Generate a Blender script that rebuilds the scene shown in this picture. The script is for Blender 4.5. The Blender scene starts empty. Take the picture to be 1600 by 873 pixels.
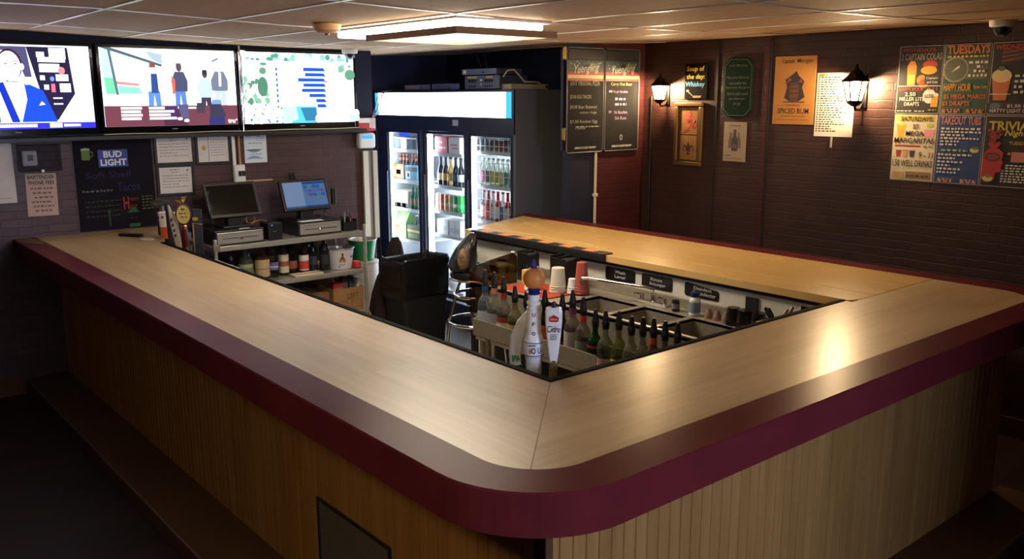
import bpy, math, random
from mathutils import Vector, Matrix
random.seed(7)
S = bpy.context.scene
COL = S.collection
PI = math.pi

# ------------------------------------------------------------------ camera, world, exposure
cam_d = bpy.data.cameras.new('camera'); cam = bpy.data.objects.new('camera', cam_d); COL.objects.link(cam)
pitch, roll, yaw = .2037, -.0023, .6959
fw = Vector((math.sin(yaw) * math.cos(pitch), math.cos(yaw) * math.cos(pitch), -math.sin(pitch)))
rt = Vector((math.cos(yaw), -math.sin(yaw), 0)); up = rt.cross(fw)
rt2 = rt * math.cos(roll) + up * math.sin(roll); up2 = -rt * math.sin(roll) + up * math.cos(roll)
M = Matrix((rt2, up2, -fw)).transposed().to_4x4(); M.translation = Vector((-1.9007, -2.0775, 2.0))
cam.matrix_world = M
cam_d.sensor_width = 36; cam_d.lens = 1383.36 / 1600 * 36; cam_d.clip_start = .05
S.camera = cam
w = bpy.data.worlds.new('world'); S.world = w; w.use_nodes = True
w.node_tree.nodes['Background'].inputs[0].default_value = (.5, .45, .4, 1)
w.node_tree.nodes['Background'].inputs[1].default_value = .02
S.view_settings.view_transform = 'Standard'; S.view_settings.look = 'None'
S.view_settings.gamma = 1; S.view_settings.use_curve_mapping = False
S.view_settings.exposure = 0.0
FLUO = 28.0        # lens of the lit ceiling fixture over the bar
FLUO_FILL = 11.0       # unseen fill fixture added in the front half of the room
TVS = 2.6          # television pictures
FRIDGE_TUBE = 32.0
HEADER = 8.0
WINDOW_FILL = 40.0  # glow of the added window behind the camera
LANTERN_W = 62.0
S.cycles.use_denoising = True
S.cycles.max_bounces = 8; S.cycles.transparent_max_bounces = 24
S.cycles.sample_clamp_indirect = 4.0
S.cycles.caustics_reflective = False; S.cycles.caustics_refractive = False

# ------------------------------------------------------------------ materials
def lin(c):
    return tuple(((v / 255) / 12.92 if v / 255 <= .04045 else ((v / 255 + .055) / 1.055) ** 2.4) for v in c) + (1,)
_mc = {}
def mat(rgb, rough=.5, metal=0., spec=.5, name=None, emit=None, estr=0.):
    key = (tuple(rgb), rough, metal, spec, emit, estr)
    if key in _mc: return _mc[key]
    m = bpy.data.materials.new(name or 'paint'); m.use_nodes = True
    b = m.node_tree.nodes['Principled BSDF']
    b.inputs['Base Color'].default_value = lin(rgb); b.inputs['Roughness'].default_value = rough
    b.inputs['Metallic'].default_value = metal; b.inputs['Specular IOR Level'].default_value = spec
    if emit: b.inputs['Emission Color'].default_value = lin(emit); b.inputs['Emission Strength'].default_value = estr
    _mc[key] = m
    return m
def glow(rgb, s):
    key = ('glow', tuple(rgb), s)
    if key in _mc: return _mc[key]
    m = bpy.data.materials.new('glow'); m.use_nodes = True; nt = m.node_tree; nt.nodes.clear()
    e = nt.nodes.new('ShaderNodeEmission'); o = nt.nodes.new('ShaderNodeOutputMaterial')
    e.inputs[0].default_value = lin(rgb); e.inputs[1].default_value = s
    nt.links.new(e.outputs[0], o.inputs[0]); _mc[key] = m
    return m
def glass(rgb, refl=.12, body=None):
    if body is None: body = .07 if refl >= .11 else 0
    key = ('glass', tuple(rgb), refl, body)
    if key in _mc: return _mc[key]
    m = bpy.data.materials.new('glass'); m.use_nodes = True; nt = m.node_tree; nt.nodes.clear()
    t = nt.nodes.new('ShaderNodeBsdfTransparent'); g = nt.nodes.new('ShaderNodeBsdfGlossy'); x = nt.nodes.new('ShaderNodeMixShader')
    lw = nt.nodes.new('ShaderNodeLayerWeight'); lw.inputs[0].default_value = .25
    pw = nt.nodes.new('ShaderNodeMath'); pw.operation = 'POWER'; pw.inputs[1].default_value = 1.6; nt.links.new(lw.outputs['Facing'], pw.inputs[0])
    fm = nt.nodes.new('ShaderNodeMath'); fm.operation = 'MULTIPLY_ADD'; fm.inputs[1].default_value = refl * 4; fm.inputs[2].default_value = .035; nt.links.new(pw.outputs[0], fm.inputs[0])
    o = nt.nodes.new('ShaderNodeOutputMaterial')
    t.inputs[0].default_value = lin(rgb); g.inputs['Roughness'].default_value = .05
    nt.links.new(fm.outputs[0], x.inputs[0]); nt.links.new(t.outputs[0], x.inputs[1]); nt.links.new(g.outputs[0], x.inputs[2])
    if body:
        df = nt.nodes.new('ShaderNodeBsdfDiffuse'); df.inputs[0].default_value = lin(tuple(min(255, v) for v in rgb)); x2 = nt.nodes.new('ShaderNodeMixShader'); x2.inputs[0].default_value = body
        nt.links.new(x.outputs[0], x2.inputs[1]); nt.links.new(df.outputs[0], x2.inputs[2]); nt.links.new(x2.outputs[0], o.inputs[0])
    else: nt.links.new(x.outputs[0], o.inputs[0])
    _mc[key] = m
    return m
def nodes(name, rough=.5, metal=0, spec=.5):
    m = bpy.data.materials.new(name); m.use_nodes = True; nt = m.node_tree
    b = nt.nodes['Principled BSDF']; b.inputs['Roughness'].default_value = rough; b.inputs['Metallic'].default_value = metal
    b.inputs['Specular IOR Level'].default_value = spec
    return m, nt, b
def coords(nt, rot=(0, 0, 0), scale=(1, 1, 1), loc=(0, 0, 0)):
    tc = nt.nodes.new('ShaderNodeTexCoord'); mp = nt.nodes.new('ShaderNodeMapping')
    mp.inputs['Rotation'].default_value = rot; mp.inputs['Scale'].default_value = scale; mp.inputs['Location'].default_value = loc
    nt.links.new(tc.outputs['Object'], mp.inputs['Vector'])
    return mp.outputs['Vector']
def swiz(nt, order):                                     # object coordinates reordered, e.g. 'xz' or 'yz'
    tc = nt.nodes.new('ShaderNodeTexCoord'); s = nt.nodes.new('ShaderNodeSeparateXYZ'); c = nt.nodes.new('ShaderNodeCombineXYZ')
    nt.links.new(tc.outputs['Object'], s.inputs[0])
    for k, a in enumerate(order): nt.links.new(s.outputs['XYZ'.index(a.upper())], c.inputs[k])
    return c.outputs[0]
def ramp(nt, fac, stops):
    r = nt.nodes.new('ShaderNodeValToRGB'); el = r.color_ramp.elements
    while len(el) < len(stops): el.new(.5)
    for e, (p, c) in zip(el, stops): e.position = p; e.color = lin(c) if len(c) == 3 else c
    nt.links.new(fac, r.inputs[0]); return r.outputs['Color']
def noise(nt, vec, scale, detail=4, rough=.55):
    n = nt.nodes.new('ShaderNodeTexNoise'); n.inputs['Scale'].default_value = scale; n.inputs['Detail'].default_value = detail
    n.inputs['Roughness'].default_value = rough
    nt.links.new(vec, n.inputs['Vector']); return n.outputs['Fac']
def mixc(nt, a, b, f, mode='MIX'):
    x = nt.nodes.new('ShaderNodeMix'); x.data_type = 'RGBA'; x.blend_type = mode
    for v, i in ((f, 0), (a, 6), (b, 7)):
        if hasattr(v, 'links') or hasattr(v, 'is_linked'): nt.links.new(v, x.inputs[i])
        else: x.inputs[i].default_value = v
    return x.outputs[2]
def bump(nt, b, h, strength=.3, dist=.01):
    n = nt.nodes.new('ShaderNodeBump'); n.inputs['Strength'].default_value = strength; n.inputs['Distance'].default_value = dist
    nt.links.new(h, n.inputs['Height']); nt.links.new(n.outputs[0], b.inputs['Normal'])
def wood(name, cols, rot=0, plank=(1.3, .048), rough=.32, var=.35, spec=.26, grain=1.0, coat=0.):
    """butcher-block: long strips along local x after turning by rot about z"""
    m, nt, b = nodes(name, rough, 0, spec)
    v = coords(nt, rot=(0, 0, rot))
    br = nt.nodes.new('ShaderNodeTexBrick'); nt.links.new(v, br.inputs['Vector'])
    br.inputs['Color1'].default_value = (0, 0, 0, 1); br.inputs['Color2'].default_value = (1, 1, 1, 1); br.inputs['Mortar'].default_value = (.5, .5, .5, 1)
    br.inputs['Scale'].default_value = 1; br.inputs['Mortar Size'].default_value = 0.0005; br.inputs['Brick Width'].default_value = plank[0]; br.inputs['Row Height'].default_value = plank[1]
    br.offset = .37
    mp = nt.nodes.new('ShaderNodeMapping'); mp.inputs['Scale'].default_value = (1.6, 26, 26); nt.links.new(v, mp.inputs['Vector'])
    g = noise(nt, mp.outputs[0], 1.6 * grain, 6, .62)
    mp2 = nt.nodes.new('ShaderNodeMapping'); mp2.inputs['Scale'].default_value = (.8, 2.2, 2); nt.links.new(v, mp2.inputs['Vector'])
    g2 = noise(nt, mp2.outputs[0], 1.4, 3)
    c1 = ramp(nt, g, [(.3, cols[0]), (.55, cols[1]), (.75, cols[2])])
    c2 = ramp(nt, br.outputs['Color'], [(0, cols[0]), (1, cols[2])])
    c3 = ramp(nt, g2, [(.35, cols[0]), (.65, cols[2])])
    c = mixc(nt, c1, c2, var); c = mixc(nt, c, c3, .3)
    nt.links.new(c, b.inputs['Base Color'])
    r = nt.nodes.new('ShaderNodeMapRange'); r.inputs['To Min'].default_value = rough - .02; r.inputs['To Max'].default_value = rough + .04
    nt.links.new(g2, r.inputs[0]); nt.links.new(r.outputs[0], b.inputs['Roughness'])
    if coat: b.inputs['Coat Weight'].default_value = coat; b.inputs['Coat Roughness'].default_value = .12
    return m
TOPC = [(162, 133, 94), (186, 156, 114), (206, 178, 136)]
m_top_y = wood('butcher_block_long', TOPC, rot=PI / 2, rough=.29)
m_top_x = wood('butcher_block_near', TOPC, rot=0, rough=.29)
m_top_r = wood('butcher_block_yellow', [(202, 160, 94), (211, 171, 104), (220, 182, 116)], rot=PI / 2, rough=.26, var=.2)
m_panel = wood('varnished_pine', [(128, 84, 36), (152, 104, 50), (166, 118, 60)], rot=PI / 2, plank=(3, .06), rough=.42, var=.25)
def vert_wood(name, cols, axis, rough=.42):
    m, nt, b = nodes(name, rough, 0, .4)
    v = swiz(nt, axis)
    mp = nt.nodes.new('ShaderNodeMapping'); mp.inputs['Scale'].default_value = (9, .55, 1); nt.links.new(v, mp.inputs['Vector'])
    g = noise(nt, mp.outputs[0], 1.5, 5); mp2 = nt.nodes.new('ShaderNodeMapping'); mp2.inputs['Scale'].default_value = (60, 1.2, 1); nt.links.new(v, mp2.inputs['Vector'])
    g2 = noise(nt, mp2.outputs[0], 1.2, 3)
    c = mixc(nt, ramp(nt, g, [(.32, cols[0]), (.5, cols[1]), (.7, cols[2])]), ramp(nt, g2, [(.3, cols[0]), (.7, cols[2])]), .35)
    nt.links.new(c, b.inputs['Base Color']); return m
m_bead_y = vert_wood('beadboard_pine', [(128, 82, 36), (152, 102, 48), (168, 120, 60)], 'yz')
m_bead_x = vert_wood('beadboard_pine_lit', [(128, 92, 48), (150, 112, 62), (166, 130, 78)], 'xz')  # same pine, paler: cooler light on the near face put into the colour
def noisy(name, a, b_, scale=3, rough=.6, spec=.4, metal=0, bmp=0, stretch=(1, 1, 1)):
    m, nt, b = nodes(name, rough, metal, spec)
    v = coords(nt, scale=stretch); n = noise(nt, v, scale, 5)
    nt.links.new(ramp(nt, n, [(.3, a), (.7, b_)]), b.inputs['Base Color'])
    if bmp: bump(nt, b, n, bmp, .01)
    return m
m_red = noisy('maroon_paint', (84, 30, 36), (98, 36, 40), 5, .3, .035)
def brickwall(name, order, a, b_, mort, rough=.5, scale=1, bw=.19, rh=.055):
    m, nt, b = nodes(name, rough, 0, .4)
    v = swiz(nt, order)
    nz = nt.nodes.new('ShaderNodeTexNoise'); nz.inputs['Scale'].default_value = 9; nt.links.new(v, nz.inputs['Vector'])
    vv = nt.nodes.new('ShaderNodeVectorMath'); vv.operation = 'MULTIPLY_ADD'; nt.links.new(nz.outputs['Color'], vv.inputs[0])
    vv.inputs[1].default_value = (.02, .02, 0); nt.links.new(v, vv.inputs[2])
    br = nt.nodes.new('ShaderNodeTexBrick'); nt.links.new(vv.outputs[0], br.inputs['Vector'])
    br.inputs['Scale'].default_value = scale; br.inputs['Brick Width'].default_value = bw; br.inputs['Row Height'].default_value = rh
    br.inputs['Mortar Size'].default_value = .005; br.inputs['Mortar Smooth'].default_value = .6; br.inputs['Bias'].default_value = 0
    br.inputs['Color1'].default_value = lin(a); br.inputs['Color2'].default_value = lin(b_); br.inputs['Mortar'].default_value = lin(mort)
    n = noise(nt, v, 38, 4); n2 = noise(nt, v, 2.2, 3)
    c = mixc(nt, br.outputs['Color'], ramp(nt, n2, [(.3, a), (.7, b_)]), .4)
    nt.links.new(c, b.inputs['Base Color'])
    ma = nt.nodes.new('ShaderNodeMath'); ma.operation = 'MULTIPLY_ADD'; ma.inputs[1].default_value = -1.0; nt.links.new(br.outputs['Fac'], ma.inputs[0])
    ml = nt.nodes.new('ShaderNodeMath'); ml.operation = 'MULTIPLY'; ml.inputs[1].default_value = .6; nt.links.new(n, ml.inputs[0]); nt.links.new(ml.outputs[0], ma.inputs[2])
    bump(nt, b, ma.outputs[0], .24, .012)
    return m
m_wall_tv = brickwall('brown_brick_panel_tv', 'xz', (64, 42, 44), (82, 54, 54), (48, 30, 32), .42)
m_wall_r = brickwall('brown_brick_panel', 'yz', (52, 27, 22), (64, 36, 29), (40, 21, 17), .52)
m_wall_red = brickwall('red_brick_paint', 'xz', (58, 16, 17), (74, 21, 21), (42, 10, 11), .6)
m_wall_redy = brickwall('red_brick_paint_strip', 'yz', (58, 16, 17), (74, 21, 21), (42, 10, 11), .6)
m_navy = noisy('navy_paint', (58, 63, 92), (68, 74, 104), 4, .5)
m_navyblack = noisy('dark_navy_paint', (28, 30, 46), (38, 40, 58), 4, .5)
m_room = noisy('dark_wall_paint', (52, 40, 38), (70, 54, 48), 2, .7)
m_ceil = noisy('ceiling_tile', (176, 144, 110), (192, 160, 124), 26, .75, .3, 0, .15)
m_tbar = mat((205, 195, 180), .35, .4)
m_floor = wood('dark_floor_boards', [(34, 22, 16), (48, 32, 24), (62, 42, 30)], rot=.0, plank=(1.1, .12), rough=.5, var=.5)
m_step = wood('dark_stained_step', [(64, 42, 26), (84, 56, 34), (98, 68, 42)], rot=PI / 2, plank=(2, .3), rough=.45)
def tilefloor():
    m, nt, b = nodes('beige_floor_tile', .45)
    br = nt.nodes.new('ShaderNodeTexBrick'); nt.links.new(coords(nt), br.inputs['Vector']); br.offset = 0
    br.inputs['Scale'].default_value = 1; br.inputs['Brick Width'].default_value = .3; br.inputs['Row Height'].default_value = .3; br.inputs['Mortar Size'].default_value = .005
    br.inputs['Color1'].default_value = lin((150, 132, 108)); br.inputs['Color2'].default_value = lin((168, 150, 124)); br.inputs['Mortar'].default_value = lin((90, 78, 64))
    nt.links.new(br.outputs['Color'], b.inputs['Base Color']); return m
m_tile = tilefloor()
m_steel = noisy('brushed_steel', (172, 168, 160), (200, 196, 188), 3, .30, .5, .6, 0, (1, 30, 30))
m_steel_d = noisy('dull_steel', (146, 136, 120), (168, 158, 140), 3, .42, .5, .4, 0, (1, 20, 20))
m_chrome = mat((225, 225, 225), .08, 1.)
m_black = mat((11, 11, 12), .42); m_blackm = mat((14, 14, 15), .65); m_blackg = mat((10, 10, 12), .12); m_rubber = mat((22, 22, 22), .8)
m_white = mat((232, 230, 226), .45); m_paper = noisy('paper', (214, 208, 204), (226, 220, 214), 6, .8)
m_cream = mat((214, 200, 172), .6); m_brass = mat((196, 156, 74), .3, .9); m_gold = mat((112, 84, 46), .45, .6)
m_frp = noisy('white_wall_panel', (214, 208, 192), (226, 220, 206), 5, .4)
m_clear = glass((235, 238, 235), .10); m_door_glass = glass((246, 250, 252), .06); m_acryl = glass((150, 134, 112), .06)
m_acrylc = glass((226, 222, 228), .10)
m_cardboard = noisy('cardboard', (150, 112, 70), (168, 128, 84), 8, .8)
m_bag = noisy('bin_liner', (12, 12, 14), (20, 20, 22), 30, .28, .6, 0, .6)

# ------------------------------------------------------------------ mesh builder
class MB:
    def __init__(s): s.v = []; s.f = []; s.m = []; s.s = []
    def add(s, vs, fs, m=0, smooth=False):
        o = len(s.v); s.v += [tuple(p) for p in vs]
        for f in fs: s.f.append([o + i for i in f]); s.m.append(m); s.s.append(smooth)
        return s
    def box(s, x0, x1, y0, y1, z0, z1, m=0, T=None):
        vs = [(x, y, z) for z in (z0, z1) for y in (y0, y1) for x in (x0, x1)]
        if T: vs = [T(Vector(p)) for p in vs]
        return s.add(vs, [(0, 2, 3, 1), (4, 5, 7, 6), (0, 1, 5, 4), (1, 3, 7, 5), (3, 2, 6, 7), (2, 0, 4, 6)], m)
    def hexa(s, vs, m=0):
        return s.add(vs, [(0, 2, 3, 1), (4, 5, 7, 6), (0, 1, 5, 4), (1, 3, 7, 5), (3, 2, 6, 7), (2, 0, 4, 6)], m)
    def prism(s, pts, a, b, axis='z', m=0):
        """polygon pts (counter-clockwise in its plane) pushed from a to b along axis; plane coords: z->(x,y), y->(x,z), x->(y,z)"""
        def P(p, h): return {'z': (p[0], p[1], h), 'y': (p[0], h, p[1]), 'x': (h, p[0], p[1])}[axis]
        n = len(pts); vs = [P(p, a) for p in pts] + [P(p, b) for p in pts]
        fs = [tuple(reversed(range(n))), tuple(range(n, 2 * n))] + [(i, (i + 1) % n, n + (i + 1) % n, n + i) for i in range(n)]
        return s.add(vs, fs, m)
    def lathe(s, prof, c=(0, 0, 0), n=20, m=0, ax=None, cap=True, ms=None):
        """prof: (radius, height) pairs bottom to top"""
        R = Matrix.Identity(3) if ax is None else Vector((0, 0, 1)).rotation_difference(Vector(ax)).to_matrix()
        C = Vector(c)
        rings = [[C + R @ Vector((r * math.cos(2 * PI * k / n), r * math.sin(2 * PI * k / n), h)) for k in range(n)] for r, h in prof]
        for i in range(len(prof) - 1):
            s.add(rings[i] + rings[i + 1], [(k, (k + 1) % n, n + (k + 1) % n, n + k) for k in range(n)], ms[i] if ms else m, True)
        if cap:
            if prof[0][0] > 1e-5: s.add(rings[0], [tuple(reversed(range(n)))], ms[0] if ms else m)
            if prof[-1][0] > 1e-5: s.add(rings[-1], [tuple(range(n))], ms[-1] if ms else m)
        return s
    def sphere(s, c, r, m=0, n=20, sc=(1, 1, 1)):
        rings = []; k = n // 2
        for i in range(k + 1):
            a = -PI / 2 + PI * i / k
            rings.append([(c[0] + sc[0] * r * math.cos(a) * math.cos(2 * PI * j / n), c[1] + sc[1] * r * math.cos(a) * math.sin(2 * PI * j / n), c[2] + sc[2] * r * math.sin(a)) for j in range(n)])
        for i in range(k): s.add(rings[i] + rings[i + 1], [(j, (j + 1) % n, n + (j + 1) % n, n + j) for j in range(n)], m, True)
        return s
    def tube(s, path, r, m=0, n=10, closed=False):
        P = [Vector(p) for p in path]; L = len(P); rings = []; prev = None
        rr = r if isinstance(r, (list, tuple)) else [r] * L
        for i, p in enumerate(P):
            t = (P[(i + 1) % L] - P[i - 1]) if closed or 0 < i < L - 1 else (P[1] - P[0] if i == 0 else P[-1] - P[-2])
            t.normalize()
            if prev is None: u = t.orthogonal().normalized()
            else: u = (prev - t * prev.dot(t)).normalized()
            prev = u; v = t.cross(u)
            rings.append([p + (u * math.cos(2 * PI * k / n) + v * math.sin(2 * PI * k / n)) * rr[i] for k in range(n)])
        for i in range(L if closed else L - 1):
            s.add(rings[i] + rings[(i + 1) % L], [(k, (k + 1) % n, n + (k + 1) % n, n + k) for k in range(n)], m, True)
        if not closed: s.add(rings[0], [tuple(reversed(range(n)))], m); s.add(rings[-1], [tuple(range(n))], m)
        return s
    def ring(s, c, R, r, m=0, n=36, k=8, sc=(1, 1)):
        return s.tube([(c[0] + sc[0] * R * math.cos(2 * PI * i / n), c[1] + sc[1] * R * math.sin(2 * PI * i / n), c[2]) for i in range(n)], r, m, k, True)
    def poly(s, pts, m=0): return s.add(pts, [tuple(range(len(pts)))], m)
    def flat(s, pts, y, m=0, thick=.0006):                 # polygon in the xz plane (counter-clockwise from the front), front face at y
        return s.prism([(p[0], p[1]) for p in pts], y + thick, y, 'y', m)
    def rect(s, x0, x1, z0, z1, y, m=0, thick=.0006): return s.box(x0, x1, y, y + thick, z0, z1, m)
    def disc(s, x, z, r, y, m=0, n=18, sc=1.0, thick=.0006):
        return s.flat([(x + r * math.cos(2 * PI * k / n), z + sc * r * math.sin(2 * PI * k / n)) for k in range(n)], y, m, thick)
    def build(s, name, mats, parent=None, bevel=0, seg=2, loc=None):
        me = bpy.data.meshes.new(name); me.from_pydata(s.v, [], s.f)
        mats = mats if isinstance(mats, (list, tuple)) else [mats]
        for m in mats: me.materials.append(m)
        me.polygons.foreach_set('material_index', [min(i, len(mats) - 1) for i in s.m]); me.polygons.foreach_set('use_smooth', s.s)
        me.update()
        o = bpy.data.objects.new(name, me); COL.objects.link(o)
        if parent: o.parent = parent
        if loc: o.location = loc
        if bevel:
            b = o.modifiers.new('bevel', 'BEVEL'); b.width = bevel; b.segments = seg; b.limit_method = 'ANGLE'; b.angle_limit = .7
        return o
def tag(o, label=None, cat=None, group=None, kind=None):
    if label: o['label'] = label
    if cat: o['category'] = cat
    if group: o['group'] = group
    if kind: o['kind'] = kind
    return o
def thing(name, label, cat, loc=(0, 0, 0), rz=0., group=None):
    o = bpy.data.objects.new(name, None); COL.objects.link(o); o.location = loc; o.rotation_euler = (0, 0, rz); o.empty_display_size = .05
    return tag(o, label, cat, group)
def dup(root, loc, label, rz=None, group=None):
    r = root.copy(); COL.objects.link(r); r.location = loc; r['label'] = label
    if rz is not None: r.rotation_euler = (0, 0, rz)
    if group: r['group'] = group
    for ch in root.children:
        c = ch.copy(); COL.objects.link(c); c.parent = r
        for g in ch.children:
            d = g.copy(); COL.objects.link(d); d.parent = c
    return r
RZ = -PI / 2                                            # things on the right-hand wall: local x runs towards the viewer's right
# text -> mesh, fitted to a box in the xz plane facing -y
_tc = {}
def glyphs(s, bold=0.0, shear=0.0):
    key = (s, bold, shear)
    if key not in _tc:
        cu = bpy.data.curves.new('lettering', 'FONT'); cu.body = s; cu.offset = bold; cu.shear = shear; cu.resolution_u = 2
        ob = bpy.data.objects.new('lettering_source', cu); COL.objects.link(ob)
        me = bpy.data.meshes.new_from_object(ob.evaluated_get(bpy.context.evaluated_depsgraph_get()))
        vs = [v.co.copy() for v in me.vertices]; fs = [tuple(p.vertices) for p in me.polygons]
        bpy.data.objects.remove(ob); bpy.data.curves.remove(cu); bpy.data.meshes.remove(me)
        _tc[key] = (vs, fs)
    return _tc[key]
def put_text(mb, s, x0, x1, z0, z1, y, m=0, bold=0.0, shear=0.0, tilt=0.0):
    vs, fs = glyphs(s, bold, shear)
    if not vs: return
    ax = min(v.x for v in vs); bx = max(v.x for v in vs); ay = min(v.y for v in vs); by = max(v.y for v in vs)
    out = []
    for v in vs:
        X = x0 + (v.x - ax) / max(bx - ax, 1e-6) * (x1 - x0); Z = z0 + (v.y - ay) / max(by - ay, 1e-6) * (z1 - z0)
        Z += tilt * (X - x0); out.append((X, y, Z))
    mb.add(out, fs, m)
def marks(mb, x0, x1, z, h, y, m=0, dens=.75, wl=(.012, .03), rnd=random):
    """a line of writing too small to read in the photograph: short strokes"""
    x = x0
    while x < x1:
        L = min(rnd.uniform(*wl), x1 - x)
        if L > .002: mb.rect(x, x + L * .85, z, z + h * rnd.uniform(.75, 1), y, m, .0003)
        x += L + rnd.uniform(.2, .5) * h / dens

# ------------------------------------------------------------------ the room
def ceil_z(x, y): return 2.375 + .05 * min(1, abs(x - 1.7) / 2.2) ** 2
def struct(o): o['kind'] = 'structure'; return o
XR, YT, YS, YB = 3.6, 4.56, 2.84, 5.54                  # right wall, television wall, wall stub with the chalkboards, wall behind the fridge
XL, YF, XT = -4.2, -4.6, 2.10
struct(MB().box(XL, XR + .1, YF, YB + .1, -.1, 0).build('floor', m_floor))
struct(MB().box(0, 2.0, 0, YB, 0, .004).build('floor_tiles', m_tile)).location = (0, 0, 0)
bpy.data.objects['floor_tiles'].name = 'floor_behind_bar'
c = MB(); nx, ny = 24, 28
vs = [(XL + (XR + .1 - XL) * i / nx, YF + (YB + .1 - YF) * j / ny, 0) for j in range(ny + 1) for i in range(nx + 1)]
vs = [(x, y, ceil_z(x, y)) for x, y, z in vs]
c.add(vs, [(j * (nx + 1) + i, (j + 1) * (nx + 1) + i, (j + 1) * (nx + 1) + i + 1, j * (nx + 1) + i + 1) for j in range(ny) for i in range(nx)], 0, True)
c.add([(x, y, z + .08) for x, y, z in vs], [(j * (nx + 1) + i, j * (nx + 1) + i + 1, (j + 1) * (nx + 1) + i + 1, (j + 1) * (nx + 1) + i) for j in range(ny) for i in range(nx)], 0, True)
struct(c.build('ceiling', m_ceil))
GX0, GY0 = .68, 2.64
g = MB()
xs = [GX0 + .61 * k for k in range(-8, 5) if XL < GX0 + .61 * k < XR]; ys = [GY0 + 1.22 * k for k in range(-6, 3) if YF < GY0 + 1.22 * k < YB]
for x in xs:
    z = ceil_z(x, 0) - .004; g.box(x - .012, x + .012, YF, YB if x > XT else YT, z, z + .02)
for y in ys:
    n = 24; lim = XR
    for i in range(n):
        a, b = XL + (lim - XL) * i / n, XL + (lim - XL) * (i + 1) / n
        if y > YT and b < XT: continue
        za, zb = ceil_z(a, y) - .004, ceil_z(b, y) - .004
        g.hexa([(a, y - .012, za), (b, y - .012, zb), (a, y + .012, za), (b, y + .012, zb), (a, y - .012, za + .02), (b, y - .012, zb + .02), (a, y + .012, za + .02), (b, y + .012, zb + .02)])
tag(struct(g.build('trim_ceiling_grid', m_tbar)), 'metal grid between the ceiling tiles')
struct(MB().box(XL, XT, YT, YT + .12, 0, 2.55).build('wall_left', m_wall_tv))
struct(MB().box(XT - .12, XT, YT + .12, YB, 0, 2.55).build('wall_left_return', m_navy)).name = 'wall_return'
struct(MB().box(XT - .12, XR + .1, YB, YB + .12, 0, 2.55).build('wall_back', m_navy))
struct(MB().box(XR, XR + .12, YF, YB, 0, 2.55).build('wall_right', m_wall_r))
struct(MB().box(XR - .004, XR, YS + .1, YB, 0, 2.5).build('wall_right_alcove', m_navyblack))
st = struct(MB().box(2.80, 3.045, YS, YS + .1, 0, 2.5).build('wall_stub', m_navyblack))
struct(MB().box(3.045, XR, YS - .002, YS + .1, 0, 2.5).build('wall_stub_red', m_wall_red))
struct(MB().box(XL - .1, XL, YF, YT, 0, 2.55).build('wall_far_left', m_room))
wq = MB(); wq.box(XL, -.6, YF - .1, YF, 0, 2.55); wq.box(.5, XR, YF - .1, YF, 0, 2.55); wq.box(-.6, .5, YF - .1, YF, 0, .96); wq.box(-.6, .5, YF - .1, YF, 2.14, 2.55)
struct(wq.build('wall_front', m_room))
# unseen glowing window, added behind the camera to light the near bar front
wn = struct(MB().box(-.55, .45, YF - .03, YF - .02, 1.0, 2.1).build('window_added_fill', glow((205, 218, 255), WINDOW_FILL)))
wf = MB()
for (x0, x1, z0, z1) in ((-.61, .51, .94, 1.0), (-.61, .51, 2.1, 2.16), (-.61, -.55, 1.0, 2.1), (.45, .51, 1.0, 2.1), (-.07, -.03, 1.0, 2.1)): wf.box(x0, x1, YF - .02, YF + .02, z0, z1)
struct(wf.build('window_added_fill_frame', m_white, bevel=.003))
struct(MB().box(.55, .65, YF, -3.0, 0, 2.42).build('wall_added_shade', m_room))  # unseen, added to shade the right end of the near bar front
# dark painted band over the televisions, panel seams, skirting
struct(MB().box(XL, XT, YT - .006, YT, 1.77, 2.5).build('trim_1', noisy('navy_band', (24, 26, 46), (30, 32, 54), 4, .6, .2)))
for i, (y, wdt, mm) in enumerate(((2.115, .012, m_blackm), (1.695, .05, m_wall_redy), (1.66, .014, m_blackm))):
    struct(MB().box(XR - .006, XR, y - wdt / 2, y + wdt / 2, 0, 2.45).build('trim_%d' % (i + 2), mm))
struct(MB().box(XL, -.72, YT - .015, YT, 0, .15).build('baseboard_left', m_step, bevel=.003))
struct(MB().box(XR - .015, XR, YF, YS, 0, .12).build('baseboard_right', m_step, bevel=.003))

# ------------------------------------------------------------------ the bar
ZT = 1.07
bar = thing('bar_counter', 'square bar counter with pale wood top, maroon rail and pine beadboard front', 'bar counter', (0, 0, 0))
def arc(cx, cy, r, a0, a1, n=14): return [(cx + r * math.cos(a0 + (a1 - a0) * i / n), cy + r * math.sin(a0 + (a1 - a0) * i / n)) for i in range(n + 1)]
CX, CY, RI, RO = -.38, -.355, .19, .33                   # rounded corner nearest the camera
a = arc(CX, CY, RI, PI, 1.5 * PI)
h = len(a) // 2
YE = YT - .003
MB().prism([(0, 0), (0, 3.787), (.05, 3.84), (.27, YE), (CX - RI, YE)] + a[:h + 1], ZT - .04, ZT).build('countertop', m_top_y, bar, bevel=.0015)
RC = (2.46, -.355)
ar = arc(RC[0], RC[1], RI, 1.5 * PI, 2 * PI)
MB().prism([(0, 0)] + a[h:] + ar + [(2.65, -.03), (1.85, -.03), (1.85, 0)], ZT - .04, ZT).build('countertop', m_top_x, bar, bevel=.0015)
MB().prism([(2.07, -.029), (2.65, -.029), (2.65, 3.23), (2.07, 3.03)], ZT - .04, ZT + .001).build('countertop', m_top_r, bar, bevel=.0015)
tag(MB().prism([(1.87, .0), (1.93, -.029), (2.069, -.029), (2.069, 3.028), (1.87, 2.96)], ZT - .04, ZT).build('inner_plank', m_top_r, bar, bevel=.002), 'separate wood plank along the inner edge')
MB().box(-.001, .001, -.38, .0, ZT - .002, ZT + .0006).build('mitre_joint', mat((120, 92, 60), .6), bar).rotation_euler = (0, 0, 0)
jt = bar.children[-1]
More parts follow.
